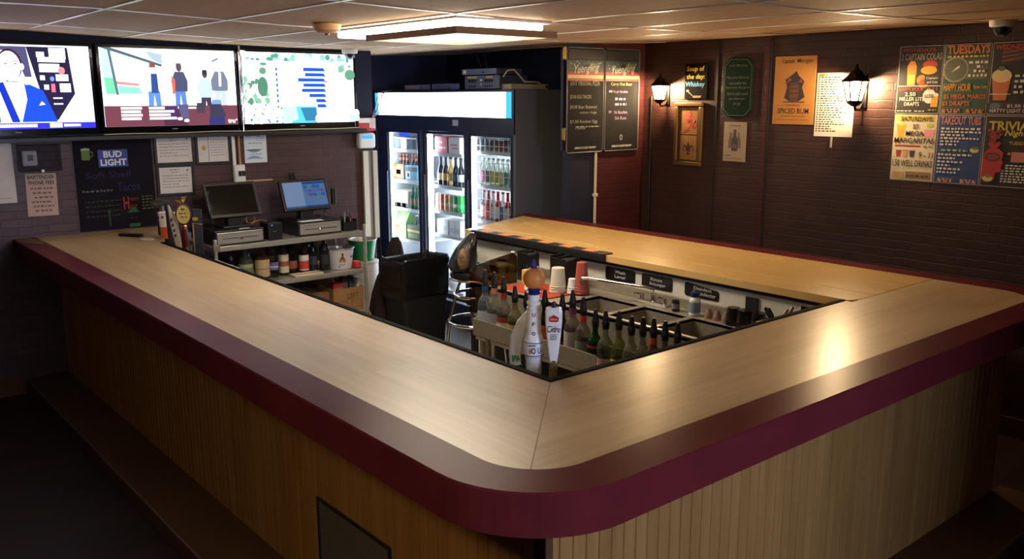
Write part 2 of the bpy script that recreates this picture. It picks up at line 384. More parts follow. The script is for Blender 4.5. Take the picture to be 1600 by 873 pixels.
# joint runs from the opening corner to the rounded corner
p0, p1 = Vector((0, 0, 0)), Vector(a[h] + (0,)); d = (p1 - p0); L = d.length
me = MB().box(0, L, -.0015, .0015, ZT - .002, ZT + .0006).build('mitre_joint', mat((118, 90, 58), .6), bar); me.rotation_euler = (0, 0, math.atan2(d.y, d.x))
bpy.data.objects.remove(jt)
# maroon rail all round
pin = [(CX - RI, YE), (CX - RI, 2.), ] + a + [(0.5, CY - RI), (1.6, CY - RI)] + ar + [(2.65, 1.), (2.65, 3.23)]
po = [(CX - RO, YE), (CX - RO, 2.), ] + arc(CX, CY, RO, PI, 1.5 * PI) + [(0.5, CY - RO), (1.6, CY - RO)] + arc(RC[0], RC[1], RO, 1.5 * PI, 2 * PI) + [(2.79, 1.), (2.79, 3.36)]
r = MB(); ZR = ZT + .002; ZB = ZT - .115
n = len(pin)
def inset(q, p, k): return (q[0] + (p[0] - q[0]) * k, q[1] + (p[1] - q[1]) * k)
rows = [[(p[0], p[1], ZB) for p in pin], [(p[0], p[1], ZR) for p in pin]]
rows.append([inset(q, p, .035) + (ZR,) for p, q in zip(pin, po)])
rows.append([(q[0], q[1], ZR - .005) for q in po]); rows.append([(q[0], q[1], ZB) for q in po])
for i in range(n - 1):
    for k in range(4):
        A, B = rows[k], rows[k + 1]
        r.add([A[i], A[i + 1], B[i + 1], B[i]], [(3, 2, 1, 0)], 0)
    r.add([rows[4][i], rows[4][i + 1], rows[0][i + 1], rows[0][i]], [(3, 2, 1, 0)], 0)
for i in (0, n - 1): r.add([rows[k][i] for k in range(5)], [(0, 1, 2, 3, 4) if i else (4, 3, 2, 1, 0)], 0)
r.build('bar_rail', m_red, bar)
tag(MB().prism([(-.705, 4.40), (-.60, 4.19), (-.575, 4.34), (-.60, 4.555), (-.70, 4.555)], ZR, ZR + .0008).build('worn_patch', mat((112, 84, 62), .5), bar), 'worn unpainted wood at the end of the rail')
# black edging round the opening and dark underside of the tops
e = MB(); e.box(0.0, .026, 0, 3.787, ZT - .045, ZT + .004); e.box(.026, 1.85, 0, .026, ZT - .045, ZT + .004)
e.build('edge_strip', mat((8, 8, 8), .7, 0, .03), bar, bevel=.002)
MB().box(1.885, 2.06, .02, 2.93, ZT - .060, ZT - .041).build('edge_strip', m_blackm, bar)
# beadboard fronts
def bead(u0, u1, z0, z1, face, axis, step=.0508, gw=.006, gd=.005, sign=1, back=.02):
    """vertical V-grooved board; axis 'x': runs along x facing -y at y=face; axis 'y': runs along y facing -x at x=face"""
    pts = []; u = u0
    while u < u1 - 1e-6:
        v = min(u + step, u1); pts += [(u, 0), (v - gw, 0), (v - gw / 2, gd)]; u = v
    pts.append((u1, 0)); mb = MB()
    for (p, q) in zip(pts, pts[1:]):
        if axis == 'x': vs = [(p[0], face + p[1] * sign, z0), (q[0], face + q[1] * sign, z0), (q[0], face + q[1] * sign, z1), (p[0], face + p[1] * sign, z1)]
        else: vs = [(face + p[1] * sign, p[0], z0), (face + q[1] * sign, q[0], z0), (face + q[1] * sign, q[0], z1), (face + p[1] * sign, p[0], z1)]
        mb.add(vs, [(0, 1, 2, 3)], 0)
    if axis == 'x': mb.box(u0, u1, face + sign * (gd + .001), face + sign * back, z0, z1)
    else: mb.box(face + sign * (gd + .001), face + sign * back, u0, u1, z0, z1)
    return mb
bead(-.45 + .02, YE, .1, ZB + .08, -.45, 'y').build('front_panel', m_bead_y, bar)
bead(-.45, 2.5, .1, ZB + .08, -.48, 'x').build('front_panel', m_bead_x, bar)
bead(-.46, 3.2, .0, ZB + .08, 2.52, 'y', sign=-1).build('front_panel', m_bead_y, bar)
MB().box(-.462, -.435, -.492, -.465, .1, ZB + .05).build('corner_post', m_step, bar, bevel=.003)
tag(MB().prism([(.24 + .016 * math.cos(t) * (1 + .3 * math.sin(3 * t)), .925 + .03 * math.sin(t) - .004 * math.cos(2 * t)) for t in [2 * PI * k / 14 for k in range(14)]], -.4808, -.4815, 'y').build('dark_stain', mat((18, 20, 34), .5), bar), 'small dark mark on the beadboard under the rail').location = (-.32, 0, .0)
# foot step round the front
sp = [(-.45, YE), (-.72, YE), (-.72, -.75), (2.6, -.75), (2.6, -.48), (-.45, -.48)]
MB().prism(sp, 0, .1).build('foot_step', m_step, bar, bevel=.002)
ns = MB(); ns.box(-.728, -.718, -.758, YE, .088, .103); ns.box(-.728, 2.6, -.758, -.748, .088, .103)
ns.build('step_nosing', mat((120, 96, 70), .35, .5), bar, bevel=.002)
# carcass: inside faces
MB().box(-.30, -.04, .0, YE, .0, ZT - .042).build('carcass', m_blackm, bar)
MB().box(-.30, 1.95, -.30, -.04, .0, ZT - .042).build('carcass', m_blackm, bar)
cr = MB(); cr.box(1.96, 2.45, -.28, 3.0, .0, ZT - .086); cr.build('carcass', m_blackm, bar)
tag(MB().box(1.905, 1.96, .02, 2.93, .84, ZT - .042).build('splash_panel', m_frp, bar), 'white washable panel above the sinks')
for y0, y1 in ((.505, .578), (1.765, 1.824)): MB().box(1.893, 1.905, y0, y1, .8, ZT - .086).build('black_upright', m_blackm, bar)
MB().prism([(1.90, .86), (1.97, .86), (1.97, .90), (2.30, ZT - .06), (2.30, ZT - .042), (1.90, ZT - .042)], 2.94, 2.97, 'y').build('end_bracket', m_top_r, bar, bevel=.002)

# ------------------------------------------------------------------ televisions
def tv_pic(kind):
    mb = MB(); cols = []; lay = [0]
    W, H = .95, .535
    def ci(c):
        if c not in cols: cols.append(c)
        return cols.index(c)
    def P(c, pts):
        lay[0] += 1; mb.flat([(-W / 2 + u * W, v * H) for u, v in pts], -.0004 - .00022 * lay[0], ci(c), .0002)
    def Q(c, u0, u1, v0, v1): P(c, [(u0, v0), (u1, v0), (u1, v1), (u0, v1)])
    def E(c, u, v, ru, rv, n=16): P(c, [(u + ru * math.cos(2 * PI * k / n), v + rv * math.sin(2 * PI * k / n)) for k in range(n)])
    WH = (250, 250, 255)
    rn = random.Random(3)
    if kind == 0:                                       # studio: man in a blue suit beside a bookcase
        Q((230, 228, 255), 0, 1, 0, 1)
        P((60, 60, 90), [(.30, .62), (.62, .62), (.60, .98), (.30, .98)])
        P(WH, [(.20, .55), (.58, .60), (.52, .93), (.2, .93)])
        P((30, 26, 50), [(.66, .48), (.60, .98), (.86, .98), (.885, .42), (.76, .10), (.64, .10)])
        for v0, v1, u0, u1, c in ((.86, .92, .66, .71, WH), (.84, .97, .74, .845, (250, 240, 255)), (.80, .86, .665, .84, WH), (.68, .78, .67, .80, WH), (.585, .64, .67, .70, WH), (.575, .655, .77, .85, (240, 235, 255)),
                                  (.44, .545, .79, .86, (250, 240, 250)), (.44, .54, .735, .76, (240, 90, 110)), (.47, .53, .69, .72, (230, 225, 250)), (.36, .375, .74, .80, WH), (.29, .305, .74, .80, WH)):
            Q(c, u0, u1, v0, v1)
        E((250, 110, 110), .81, .70, .022, .045); E((90, 120, 250), .745, .60, .014, .03)
        P((40, 50, 110), [(.46, .58), (.565, .56), (.63, .35), (.62, .09), (.46, .09)])
        P((24, 60, 235), [(.40, .50), (.60, .53), (.68, .46), (.755, .08), (.36, .08)])
        P(WH, [(.40, .56), (.565, .56), (.575, .35), (.53, .08), (.40, .08)])
        P((20, 40, 150), [(.40, .54), (.44, .56), (.52, .08), (.47, .08)])
        E((48, 24, 40), .49, .76, .076, .19, 24); E((250, 232, 236), .487, .745, .069, .178, 24); E((245, 225, 230), .562, .74, .015, .04)
        for du in (-.03, .03): E((120, 80, 90), .495 + du, .775, .010, .008); Q((90, 60, 70), .48 + du, .51 + du, .80, .808)
        Q((210, 130, 140), .478, .515, .665, .674); P((225, 190, 195), [(.49, .71), (.505, .71), (.50, .75)])
        P(WH, [(.645, .28), (.665, .33), (.685, .29)])
        Q((40, 40, 200), 0, 1, 0, .07); Q(WH, .30, .62, .02, .055); Q(WH, .70, .78, .01, .06); Q((240, 240, 255), .79, .9, .02, .05)
    elif kind == 1:                                     # street scene with four people and a caption strip
        Q(WH, 0, 1, 0, 1)
        P((150, 205, 210), [(0, .98), (.06, .98), (.10, .42), (.02, .40)]); P((190, 225, 230), [(.05, .98), (.28, .80), (.29, .40), (.09, .42)])
        P((90, 190, 130), [(.02, .62), (.09, .62), (.10, .42), (.03, .42)]); P((110, 205, 150), [(.11, .52), (.26, .50), (.28, .42), (.12, .42)])
        P((180, 110, 110), [(.10, .58), (.26, .55), (.26, .52), (.10, .54)]); P((70, 90, 100), [(.055, .99), (.075, .99), (.115, .40), (.095, .40)])
        P((60, 80, 90), [(.0, 1), (.08, 1), (.44, .80), (.43, .77)]); P((130, 150, 160), [(.32, .97), (.44, .93), (.44, .80), (.37, .86)])
        P((205, 225, 225), [(.02, .40), (.30, .42), (.30, .28), (.02, .27)])
        P((100, 110, 125), [(.82, .84), (.87, .88), (.87, .91), (.82, .87)])
        def person(u, coat, legs, head, hair, vb=.28, vh=.72, wd=.055, hat=False):
            P(legs, [(u - wd * .7, vb), (u - wd * .15, vb), (u, vb + .16), (u + wd * .2, vb), (u + wd * .75, vb), (u + wd * .65, vb + .26), (u - wd * .65, vb + .26)])
            P(coat, [(u - wd * .95, vb + .20), (u + wd * .95, vb + .20), (u + wd * 1.0, vb + .34), (u + wd * .55, vb + .46), (u - wd * .55, vb + .46), (u - wd * 1.05, vb + .34)])
            E(head, u, vb + .51, wd * .34, .05); P(hair, [(u - wd * .36, vb + .51), (u + wd * .36, vb + .51), (u + wd * .3, vb + .57), (u - wd * .3, vb + .57)])
        person(.365, (235, 240, 245), (70, 110, 190), (240, 200, 190), (110, 60, 60), .25, wd=.065); P((40, 60, 110), [(.345, .43), (.40, .43), (.395, .68), (.35, .68)])
        person(.56, (58, 62, 84), (70, 100, 160), (70, 60, 70), (70, 60, 70), .25, wd=.06); P((220, 80, 70), [(.50, .42), (.52, .42), (.525, .60), (.50, .66)])
        person(.755, (150, 165, 200), (50, 45, 60), (60, 50, 60), (40, 36, 44), .17, wd=.058)
        person(.87, (88, 96, 112), (150, 160, 180), (250, 240, 240), (200, 200, 210), .26, wd=.066); P((210, 205, 200), [(.862, .52), (.88, .52), (.885, .70), (.865, .72)])
        Q((88, 48, 58), 0, 1, 0, .265); Q((64, 34, 50), .42, .60, 0, .24)
        for k in range(4): Q(WH, .115, .265 - .01 * (k % 2), .22 - .045 * k, .25 - .045 * k)
        for k in range(4): Q(WH, .315, (.43, .50, .47, .515)[k], .22 - .045 * k, .25 - .045 * k); Q((46, 40, 96), (.44, .505, .475, .52)[k], .52, .22 - .045 * k, .25 - .045 * k)
        Q(WH, .53, .60, .225, .255); Q(WH, .61, .67, .222, .245)
        P((70, 66, 96), [(.53, .28), (.61, .28), (.61, .10), (.55, .10)]); E(WH, .54, .09, .02, .02); E((240, 240, 245), .59, .065, .02, .022)
        P((52, 48, 62), [(.675, .30), (.74, .30), (.735, .16), (.675, .17)])
        P((44, 44, 60), [(.78, .30), (.86, .32), (.90, .14), (.88, .03), (.77, .03)]); P((90, 120, 170), [(.80, .34), (.87, .34), (.875, .28), (.79, .28)]); P((40, 40, 84), [(.77, .10), (.89, .10), (.89, 0), (.76, 0)])
        lay[0] += 1; put_text(mb, 'tru', -W / 2 + .915 * W, -W / 2 + .972 * W, .02 * H, .075 * H, -.0006 - .00022 * lay[0], ci(WH), .02); E(WH, .985, .065, .006, .011); 
    else:                                               # golf broadcast with a leaderboard over trees
        Q((240, 248, 255), 0, 1, 0, 1)
        for _ in range(60):
            u, v = rn.uniform(.0, 1), rn.uniform(.80, 1); E(rn.choice([(110, 160, 150), (190, 220, 220), (70, 120, 110), WH, WH]), u, v, rn.uniform(.012, .035), rn.uniform(.015, .05), 7)
        for _ in range(50):
            u, v = rn.uniform(0, .19), rn.uniform(.28, .62); E(rn.choice([(70, 110, 90), (100, 150, 120), (190, 220, 200), WH]), u, v, rn.uniform(.012, .03), rn.uniform(.02, .06), 7)
        E((64, 104, 84), .155, .52, .045, .14); E((80, 116, 96), .16, .74, .03, .05); E((76, 120, 100), .95, .70, .05, .08); E((96, 140, 120), .86, .78, .04, .05)
        Q(WH, .215, .84, .26, .88)
        for k in range(8):
            v = .745 - .075 * k
            Q((120, 210, 220), .20, .70, v - .018, v - .010)
            if k < 8: P((26, 66, 190), [((.515, .53, .465, .51, .495, .56, .62, .63)[k], v), (.72, v), (.70, v + .05), ((.515, .53, .465, .51, .495, .56, .62, .63)[k], v + .05)])
            Q((26, 66, 190), .27, .285, v, v + .045)
        Q((240, 90, 100), .70, .73, .585, .61)
        for _ in range(120):
            u, v = rn.uniform(0, .40), rn.uniform(.0, .26); E(rn.choice([(50, 90, 200), (120, 170, 240), WH, WH, (200, 225, 250)]), u, v, rn.uniform(.006, .014), rn.uniform(.006, .016), 6)
        P((70, 160, 190), [(.34, .24), (.60, .24), (.62, 0), (.38, 0)]); P((150, 215, 225), [(.30, .24), (.42, .24), (.44, .06), (.34, 0), (.30, 0)]); P((40, 96, 130), [(.46, .22), (.60, .22), (.61, .03), (.50, .03)])
        for k in range(9): E((250, 252, 255), .62 + .045 * k, .06 + .035 * (k % 3), .03, .06)
        Q((60, 110, 170), .60, .80, .165, .205); Q(WH, .605, .795, .17, .20)
        for k in range(4): E((150, 205, 190), .93 + .02 * k, .06, .02, .05)
    return mb, [glow(c, TVS) for c in cols]
def television(x, kind, label):
    t = thing('television', label, 'television', (x, 4.475, 1.80), 0, 'televisions in a row under the ceiling')
    f = MB(); W, H = .95, .535
    f.box(-W / 2 - .022, W / 2 + .022, .008, .06, -.045, H + .022); f.box(-.2, .2, .06, .078, .1, .4)
    f.box(-W / 2 - .022, -W / 2, -.004, .01, -.045, H + .022); f.box(W / 2, W / 2 + .022, -.004, .01, -.045, H + .022)
    f.box(-W / 2, W / 2, -.004, .01, -.045, 0); f.box(-W / 2, W / 2, -.004, .01, H, H + .022)
    f.build('bezel', m_blackg, t, bevel=.003)
    mb, ms = tv_pic(kind); s = MB(); s.box(-W / 2, W / 2, 0, .008, 0, H); s.build('screen', m_blackg, t)
    mb.build('screen_picture', ms, t)
    MB().box(-.02, .02, -.0052, -.004, -.026, -.02).build('badge', mat((150, 150, 155), .4), t)
    if kind < 2: tag(MB().box(W / 2 + .003, W / 2 + .019, -.0055, -.004, H - .07, H - .015).build('sticker', mat((190, 190, 190), .6), t), 'small pale sticker on the bezel')
television(-.618, 0, 'wall television showing a man in a blue suit before a bookcase')
television(.397, 1, 'wall television showing four people in a street above a maroon caption strip')
television(1.405, 2, 'wall television showing a golf leaderboard with blue bars')
s = MB(); s.box(-3.2, 1.98, 4.45, YT - .007, 1.712, 1.742); tag(s.build('wall_ledge', m_black, bevel=.003), 'long black ledge under the three televisions', 'ledge')
tag(MB().tube([(-.10 + .1 * k, 4.446, 1.75 + .002 * math.sin(k)) for k in range(21)], .003).build('cable', m_cream), 'thin pale cable lying along the front of the black ledge', 'cable')
tag(MB().lathe([(.009, 1.745), (.009, 2.375)], (.8995, 4.440, 0), 12).build('metal_pole', m_chrome), 'shiny metal pole between the street and golf televisions', 'pole')
p = thing('cable_trunking', 'white and tan vertical cable trunking below the televisions', 'pipe', (.885, YT, 0))
MB().box(-.045, -.018, -.02, -.001, 1.47, 1.71).build('white_duct', m_white, p, bevel=.002); MB().lathe([(.010, 1.36), (.010, 1.711)], (.01, -.018, 0), 10).build('tan_pipe', mat((176, 128, 84), .5), p)
tag(MB().box(.935, 1.16, YT - .014, YT - .0005, 1.352, 1.366).build('wire_cover', mat((176, 146, 104), .6), bevel=.002), 'thin tan strip on the wall between the two register screens', 'cable cover')
p = thing('wall_outlet', 'white double outlet box with two black plugs above the dark register screen', 'outlet', (.885, YT, 1.36))
MB().box(-.045, .04, -.042, -.03, 0, .125).build('face_plate', m_white, p, bevel=.003); MB().box(-.05, .045, -.03, -.001, -.005, .13).build('back_box', m_cream, p, bevel=.003)
for dx in (-.016, .012): MB().box(dx, dx + .018, -.065, -.042, .045, .085).build('plug', m_black, p, bevel=.002)

# ------------------------------------------------------------------ notices on the television wall
YW = YT - .004
def sheet(name, label, cat, x0, x1, z0, z1, frame=None, paper=m_paper, body=None, group=None, tilt=0.):
    t = thing(name, label, cat, ((x0 + x1) / 2, YT - .001, (z0 + z1) / 2), 0, group); t.rotation_euler = (0, tilt, 0)
    w2, h2 = (x1 - x0) / 2, (z1 - z0) / 2
    MB().box(-w2, w2, -.006 if frame else -.002, -.0005, -h2, h2).build('paper', paper, t)
    if frame:
        f = MB(); k = .022
        f.box(-w2 - k, w2 + k, -.012, -.0005, h2, h2 + k); f.box(-w2 - k, w2 + k, -.012, -.0005, -h2 - k, -h2); f.box(-w2 - k, -w2, -.012, -.0005, -h2, h2); f.box(w2, w2 + k, -.012, -.0005, -h2, h2)
        f.build('frame', frame, t, bevel=.003)
    if body:
        mb = MB(); ms = body(mb, w2, h2, -.0064 if frame else -.0024); mb.build('printing', ms, t)
    return t
GREY = mat((120, 116, 118), .8); INK = mat((44, 42, 46), .8)
def cert(mb, w, h, y):
    r_ = random.Random(5); marks(mb, -.04, .03, h * .78, .007, y, 0, rnd=r_); marks(mb, -.03, .03, h * .60, .005, y, 0, rnd=r_)
    for k in range(5): marks(mb, -w * .85, w * (.2 if k == 3 else .8), h * (.34 - .22 * k), .005, y, 0, rnd=r_)
    mb.disc(w * .75, h * .75, .008, y, 0); return [GREY]
def cert2(mb, w, h, y):
    r_ = random.Random(9); mb.rect(-w * .33, -w * .30, -h, h, y, 1); mb.disc(-w * .62, h * .1, .016, y, 2, sc=1.2)
    for k in range(7): marks(mb, -w * .2, w * .8, h * (.7 - .2 * k), .004, y, 0, rnd=r_)
    return [GREY, m_black, mat((200, 150, 60), .7)]
def flyer(mb, w, h, y):
    B = 1; r_ = random.Random(2)
    for zc, s_ in ((.75, 1), (-.1, -1), (-.75, 1)):
        pts = [(-w * .9 + 1.5 * w * t, h * (zc + .22 * s_ * math.sin(PI * t))) for t in [k / 10 for k in range(11)]]
        pts += [(-w * .9 + 1.5 * w * t, h * (zc - .02 + .05 * s_ * math.sin(PI * t))) for t in [1 - k / 10 for k in range(11)]]
        mb.flat(pts, y, 1)
    for k in range(4): marks(mb, w * .1, w * .85, h * (.85 - .12 * k), .004, y, 0, rnd=r_)
    marks(mb, -w * .6, w * .6, h * .3, .006, y, 0, rnd=r_); marks(mb, -w * .5, w * .6, -h * .45, .006, y, 0, rnd=r_)
    return [GREY, mat((120, 160, 196), .7)]
sheet('framed_certificate', 'black-framed white certificate, topmost of the two stacked beside the chalk menu', 'framed certificate', .280, .535, 1.531, 1.727, m_black, body=cert)
sheet('framed_certificate', 'black-framed double certificate with a gold seal and a dark centre bar', 'framed certificate', .582, .815, 1.522, 1.712, m_black, body=cert2)
sheet('framed_certificate', 'black-framed white certificate hung lowest, under another beside the chalk menu', 'framed certificate', .283, .520, 1.306, 1.495, m_black, body=cert, tilt=.01)
sheet('flyer', 'white flyer with blue swirls taped beside the cable trunking', 'flyer', .945, 1.128, 1.498, 1.727, None, mat((214, 222, 226), .7), flyer)
sheet('paper_notice', 'pale paper notice on the wall at the far end beside the thermostat', 'notice', -.90, -.655, 1.315, 1.71, None, m_paper, lambda mb, w, h, y: (marks(mb, -w * .8, w * .8, -h * .85, .004, y, 0), [GREY])[1])
def phone(mb, w, h, y):
    put_text(mb, 'BARTENDER', -w * .88, w * .88, h * .74, h * .92, y, 0, .02); put_text(mb, 'PHONE FEES', -w * .82, w * .85, h * .48, h * .66, y, 0, .02)
    r_ = random.Random(4)
    for k in range(6): marks(mb, -w * (.7 - .1 * (k % 3)), w * (.75 - .12 * (k % 2)), h * (.26 - .21 * k), .012, y, 1, rnd=r_)
    return [INK, mat((110, 92, 92), .8)]
sheet('handwritten_sign', 'handwritten pinkish price notice with a torn edge below the thermostat', 'sign', -.597, -.408, 1.213, 1.50, None, mat((196, 168, 158), .8), phone, tilt=.025)
t = thing('thermostat', 'white thermostat locked inside a clear plastic guard box', 'thermostat', (-.5, YT, 1.605))
b = MB(); b.box(-.126, .126, -.075, -.071, -.088, .088)
b.box(-.126, .126, -.071, -.001, .084, .088); b.box(-.126, .126, -.071, -.001, -.088, -.084); b.box(-.126, -.122, -.071, -.001, -.084, .084); b.box(.122, .126, -.071, -.001, -.084, .084)
b.build('guard_box', glass((232, 232, 236), .10), t, bevel=.002)
q = MB(); q.box(-.105, -.012, -.03, -.001, -.052, .05); q.build('body', m_white, t, bevel=.012, seg=3)
MB().box(-.072, -.038, -.0315, -.0295, -.018, .022).build('display', mat((104, 118, 112), .3), t)
for k in range(2): MB().lathe([(.006, 0), (.006, .004)], (-.026, -.03, .012 - .024 * k), 10, ax=(0, -1, 0)).build('button', m_cream, t)
MB().lathe([(.010, 0), (.010, .02)], (.0, -.075, -.083), 12, ax=(0, -1, 0)).build('lock', m_white, t)
# chalk menu board with the green hat drawing and a beer sign stuck on it
t = thing('chalk_menu', 'large dark chalkboard with coloured chalk writing between the thermostat and the certificates', 'chalkboard', (-.02, YT, 1.08))
MB().box(-.262, .262, -.012, -.001, 0, .645).build('board', noisy('chalkboard', (27, 24, 31), (34, 30, 38), 6, .9, .1), t, bevel=.002)
c = MB(); Y0 = -.0126; r_ = random.Random(8)
put_text(c, 'Soft Shell', -.20, .10, .365, .41, Y0, 0, .01); put_text(c, 'Tacos', .0, .16, .265, .33, Y0, 0, .01)
marks(c, -.23, -.02, .27, .016, Y0, 1, rnd=r_)
for k in range(4): marks(c, -.22, .02, .2 - .035 * k, .010, Y0, 2, rnd=r_)
put_text(c, 'H', .035, .075, .135, .225, Y0, 3, .03); put_text(c, 'appy', .08, .145, .19, .215, Y0, 3); put_text(c, 'our', .08, .13, .14, .165, Y0, 3)
for k in range(5): marks(c, .165, .245, .215 - .022 * k, .010, Y0, 4, rnd=r_)
c.flat([(.055, .11), (.145, .11), (.12, .13), (.115, .145), (.085, .145), (.08, .13)], Y0, 5); c.rect(.065, .14, .005, .03, Y0, 5)
c.disc(.085, .07, .004, Y0, 1); c.disc(.115, .07, .004, Y0, 1); c.rect(-.07, -.062, .02, .12, Y0, 5); c.flat([(-.075, .12), (-.057, .12), (-.066, .15)], Y0, 5)
ch = lambda *a: mat(a, .85)
c.build('chalk_writing', [ch(26, 33, 76), ch(96, 96, 96), ch(46, 56, 44), ch(150, 44, 36), ch(96, 100, 60), ch(24, 96, 70)], t)
t = thing('beer_sign', 'small blue tin sign lettered in white on the chalk menu', 'sign', (-.03, YT - .0125, 1.52))
MB().box(-.1, .1, -.006, -.0005, 0, .122).build('plate', mat((20, 60, 140), .4), t, bevel=.002)
c = MB(); put_text(c, 'BUD', -.062, .062, .067, .112, -.0065, 0, .03); put_text(c, 'LIGHT', -.085, .09, .01, .056, -.0065, 0, .03); c.build('lettering', mat((225, 228, 235), .5), t)
t = thing('mug_sticker', 'green beer mug cut-out stuck on the chalk menu', 'sticker', (-.203, YT - .0125, 1.575))
c = MB(); c.flat([(-.032, .005), (-.026, 0), (.016, 0), (.022, .005), (.022, .07), (-.032, .07)], -.003, 0, .0025); c.build('mug', mat((92, 130, 62), .7), t)
MB().tube([(.022, -.002, .055), (.04, -.002, .052), (.042, -.002, .03), (.022, -.002, .018)], .004).build('mug_handle', mat((92, 130, 62), .7), t)
MB().flat([(-.036, .066), (.026, .066), (.022, .078), (-.005, .083), (-.03, .078)], -.004, 0, .001).build('foam', mat((170, 186, 150), .7), t)
# alarm boxes at the end of the wall
t = thing('alarm_box', 'red fire alarm box with white labels above a small white unit', 'alarm', (2.012, YT, 1.775))
MB().box(-.085, .085, -.06, -.001, -.055, .055).build('housing', mat((190, 44, 48), .45), t, bevel=.008)
c = MB(); c.rect(-.08, .02, .012, .05, -.0608, 0); c.rect(.022, .035, -.03, .05, -.0608, 0); c.rect(.04, .08, -.035, .05, -.0608, 1); c.build('label', [m_white, mat((210, 196, 190), .6)], t)
t = thing('soap_dispenser', 'small white wall unit with a lit blue window below the red alarm box', 'dispenser', (2.005, YT, 1.64))
MB().box(-.08, .08, -.07, -.001, -.065, .062).build('housing', m_white, t, bevel=.02, seg=3)
tag(MB().box(-.055, .05, -.0715, -.0695, .015, .045).build('window', mat((60, 150, 220), .3, emit=(60, 160, 235), estr=.9), t), 'blue window')
# folded slatted strips hanging at the end of the wall
t = thing('slatted_strip', 'tall narrow pair of pale ribbed strips hanging at the wall end beside the cooler', 'shutter', (2.05, YT, .80))
for dx, wd in ((-.045, .05), (.045, .045)):
    q = MB(); q.box(dx - wd / 2, dx + wd / 2, -.03, -.005, 0, .75); q.build('strip', mat((206, 196, 176), .6), t, bevel=.002)
q = MB()
for k in range(46): q.box(.024, .066, -.033, -.03, .01 + .016 * k, .018 + .016 * k)
q.build('rib', mat((176, 166, 148), .6), t); MB().box(-.02, .022, -.022, -.004, 0, .75).build('backing', mat((110, 96, 88), .6), t)
# ------------------------------------------------------------------ the stub wall with two chalkboards
def beer_board(x, label, seed, lines, z1=2.355):
    W, Hh = .385, .775
    t = thing('chalkboard', label, 'chalkboard', (x, YS - .012, z1 - Hh), 0, 'two beer chalkboards side by side')
    MB().box(-W / 2, W / 2, -.014, 0, 0, Hh).build('board', noisy('slate', (26, 26, 28), (34, 34, 36), 9, .85, .15), t, bevel=.012, seg=3)
    MB().box(-W / 2 + .01, W / 2 - .01, -.018, -.0142, Hh - .085, Hh - .012).build('top_panel', mat((44, 44, 46), .6), t)
    c = MB(); y = -.0146; r_ = random.Random(seed)
    c.rect(-W / 2 + .006, W / 2 - .006, Hh - .17, Hh - .088, y, 0)
    for _ in range(26): 
        a_, b_ = r_.uniform(-W / 2 + .02, W / 2 - .02), r_.uniform(Hh - .16, Hh - .1); c.disc(a_, b_, r_.uniform(.003, .007), y - .0004, 1, 6)
    for k in range(3): c.disc(.06 + .035 * (k - 1) + .03, Hh - .125, .02, y - .0006, 2, 10)
    c.rect(-W / 2 + .006, W / 2 - .006, Hh - .20, Hh - .172, y, 3); c.rect(-W / 2 + .006, W / 2 - .006, Hh - .222, Hh - .20, y, 4); c.rect(-W / 2 + .006, W / 2 - .006, Hh - .24, Hh - .222, y, 3)
    c.rect(-W / 2 + .006, W / 2 - .006, Hh - .206, Hh - .198, y - .0004, 4)
    # eagle over the script
    c.flat([(-.03, Hh - .12), (-.012, Hh - .15), (.0, Hh - .16), (.012, Hh - .15), (.035, Hh - .115), (.012, Hh - .128), (.004, Hh - .112), (-.006, Hh - .112), (-.012, Hh - .128)], y - .001, 5)
    put_text(c, 'Yuengling', -.12, .14, Hh - .205, Hh - .128, y - .0014, 6, .0, .35, .08)
    put_text(c, "AMERICA'S OLDEST BREWERY", -.11, .12, .028, .044, y, 6, .02)
    c.build('printed_header', [mat((52, 72, 78), .6), mat((150, 160, 140), .6), mat((112, 118, 84), .6), mat((150, 44, 40), .6), mat((196, 176, 120), .6), mat((22, 24, 24), .6), mat((205, 205, 200), .6)], t)
    c = MB()
    for (s_, x0, x1, z0, z1_, mi) in lines:
        if s_: put_text(c, s_, x0, x1, z0, z1_, y, mi, .0)
        else: marks(c, x0, x1, z0, z1_ - z0, y, mi, rnd=r_, wl=(.02, .05))
    c.build('chalk_writing', [mat((150, 148, 132), .8), mat((160, 156, 96), .8), mat((150, 120, 160), .8)], t)
    f = MB(); f.tube([(-W / 2 + .012, -.012, .0), (W / 2 - .012, -.012, .0), (W / 2, -.012, .012), (W / 2, -.012, Hh - .012), (W / 2 - .012, -.012, Hh), (-W / 2 + .012, -.012, Hh), (-W / 2, -.012, Hh - .012), (-W / 2, -.012, .012)], .005, 0, 8, True)
    f.build('rim', mat((96, 96, 96), .4), t)
    return t
beer_board(2.915, 'taller-looking beer chalkboard listing food prices, hung nearest the cooler', 3, [
    ('$10 5" PERSONAL PIZZA', -.16, .15, .495, .535, 0), ('$7.00 EGG TACOS', -.16, .06, .40, .43, 0), ('$9.00 Beer Battered', -.16, .12, .325, .355, 0), ('onion rings', -.06, .12, .285, .31, 0),
    ('$7.00 Reuben Egg', -.16, .13, .215, .245, 0), ('rolls', -.10, .0, .175, .20, 0), (None, -.1, .16, .19, .20, 0)])
beer_board(3.318, 'beer chalkboard headed carry out beer, hung nearest the lantern', 4, [
    ('Carry Out Beer', -.13, .11, .495, .525, 1), (None, -.15, -.10, .45, .465, 2), ('6 pk Bottles', -.09, .06, .44, .465, 2), (None, -.08, .04, .39, .41, 2), (None, -.08, .05, .35, .37, 2),
    ('$8', -.15, -.12, .29, .31, 2), ('5th Bourbon', -.09, .06, .285, .31, 2), ('5th Rum', -.08, .05, .24, .265, 2), ('0', -.02, .01, .08, .125, 0)])
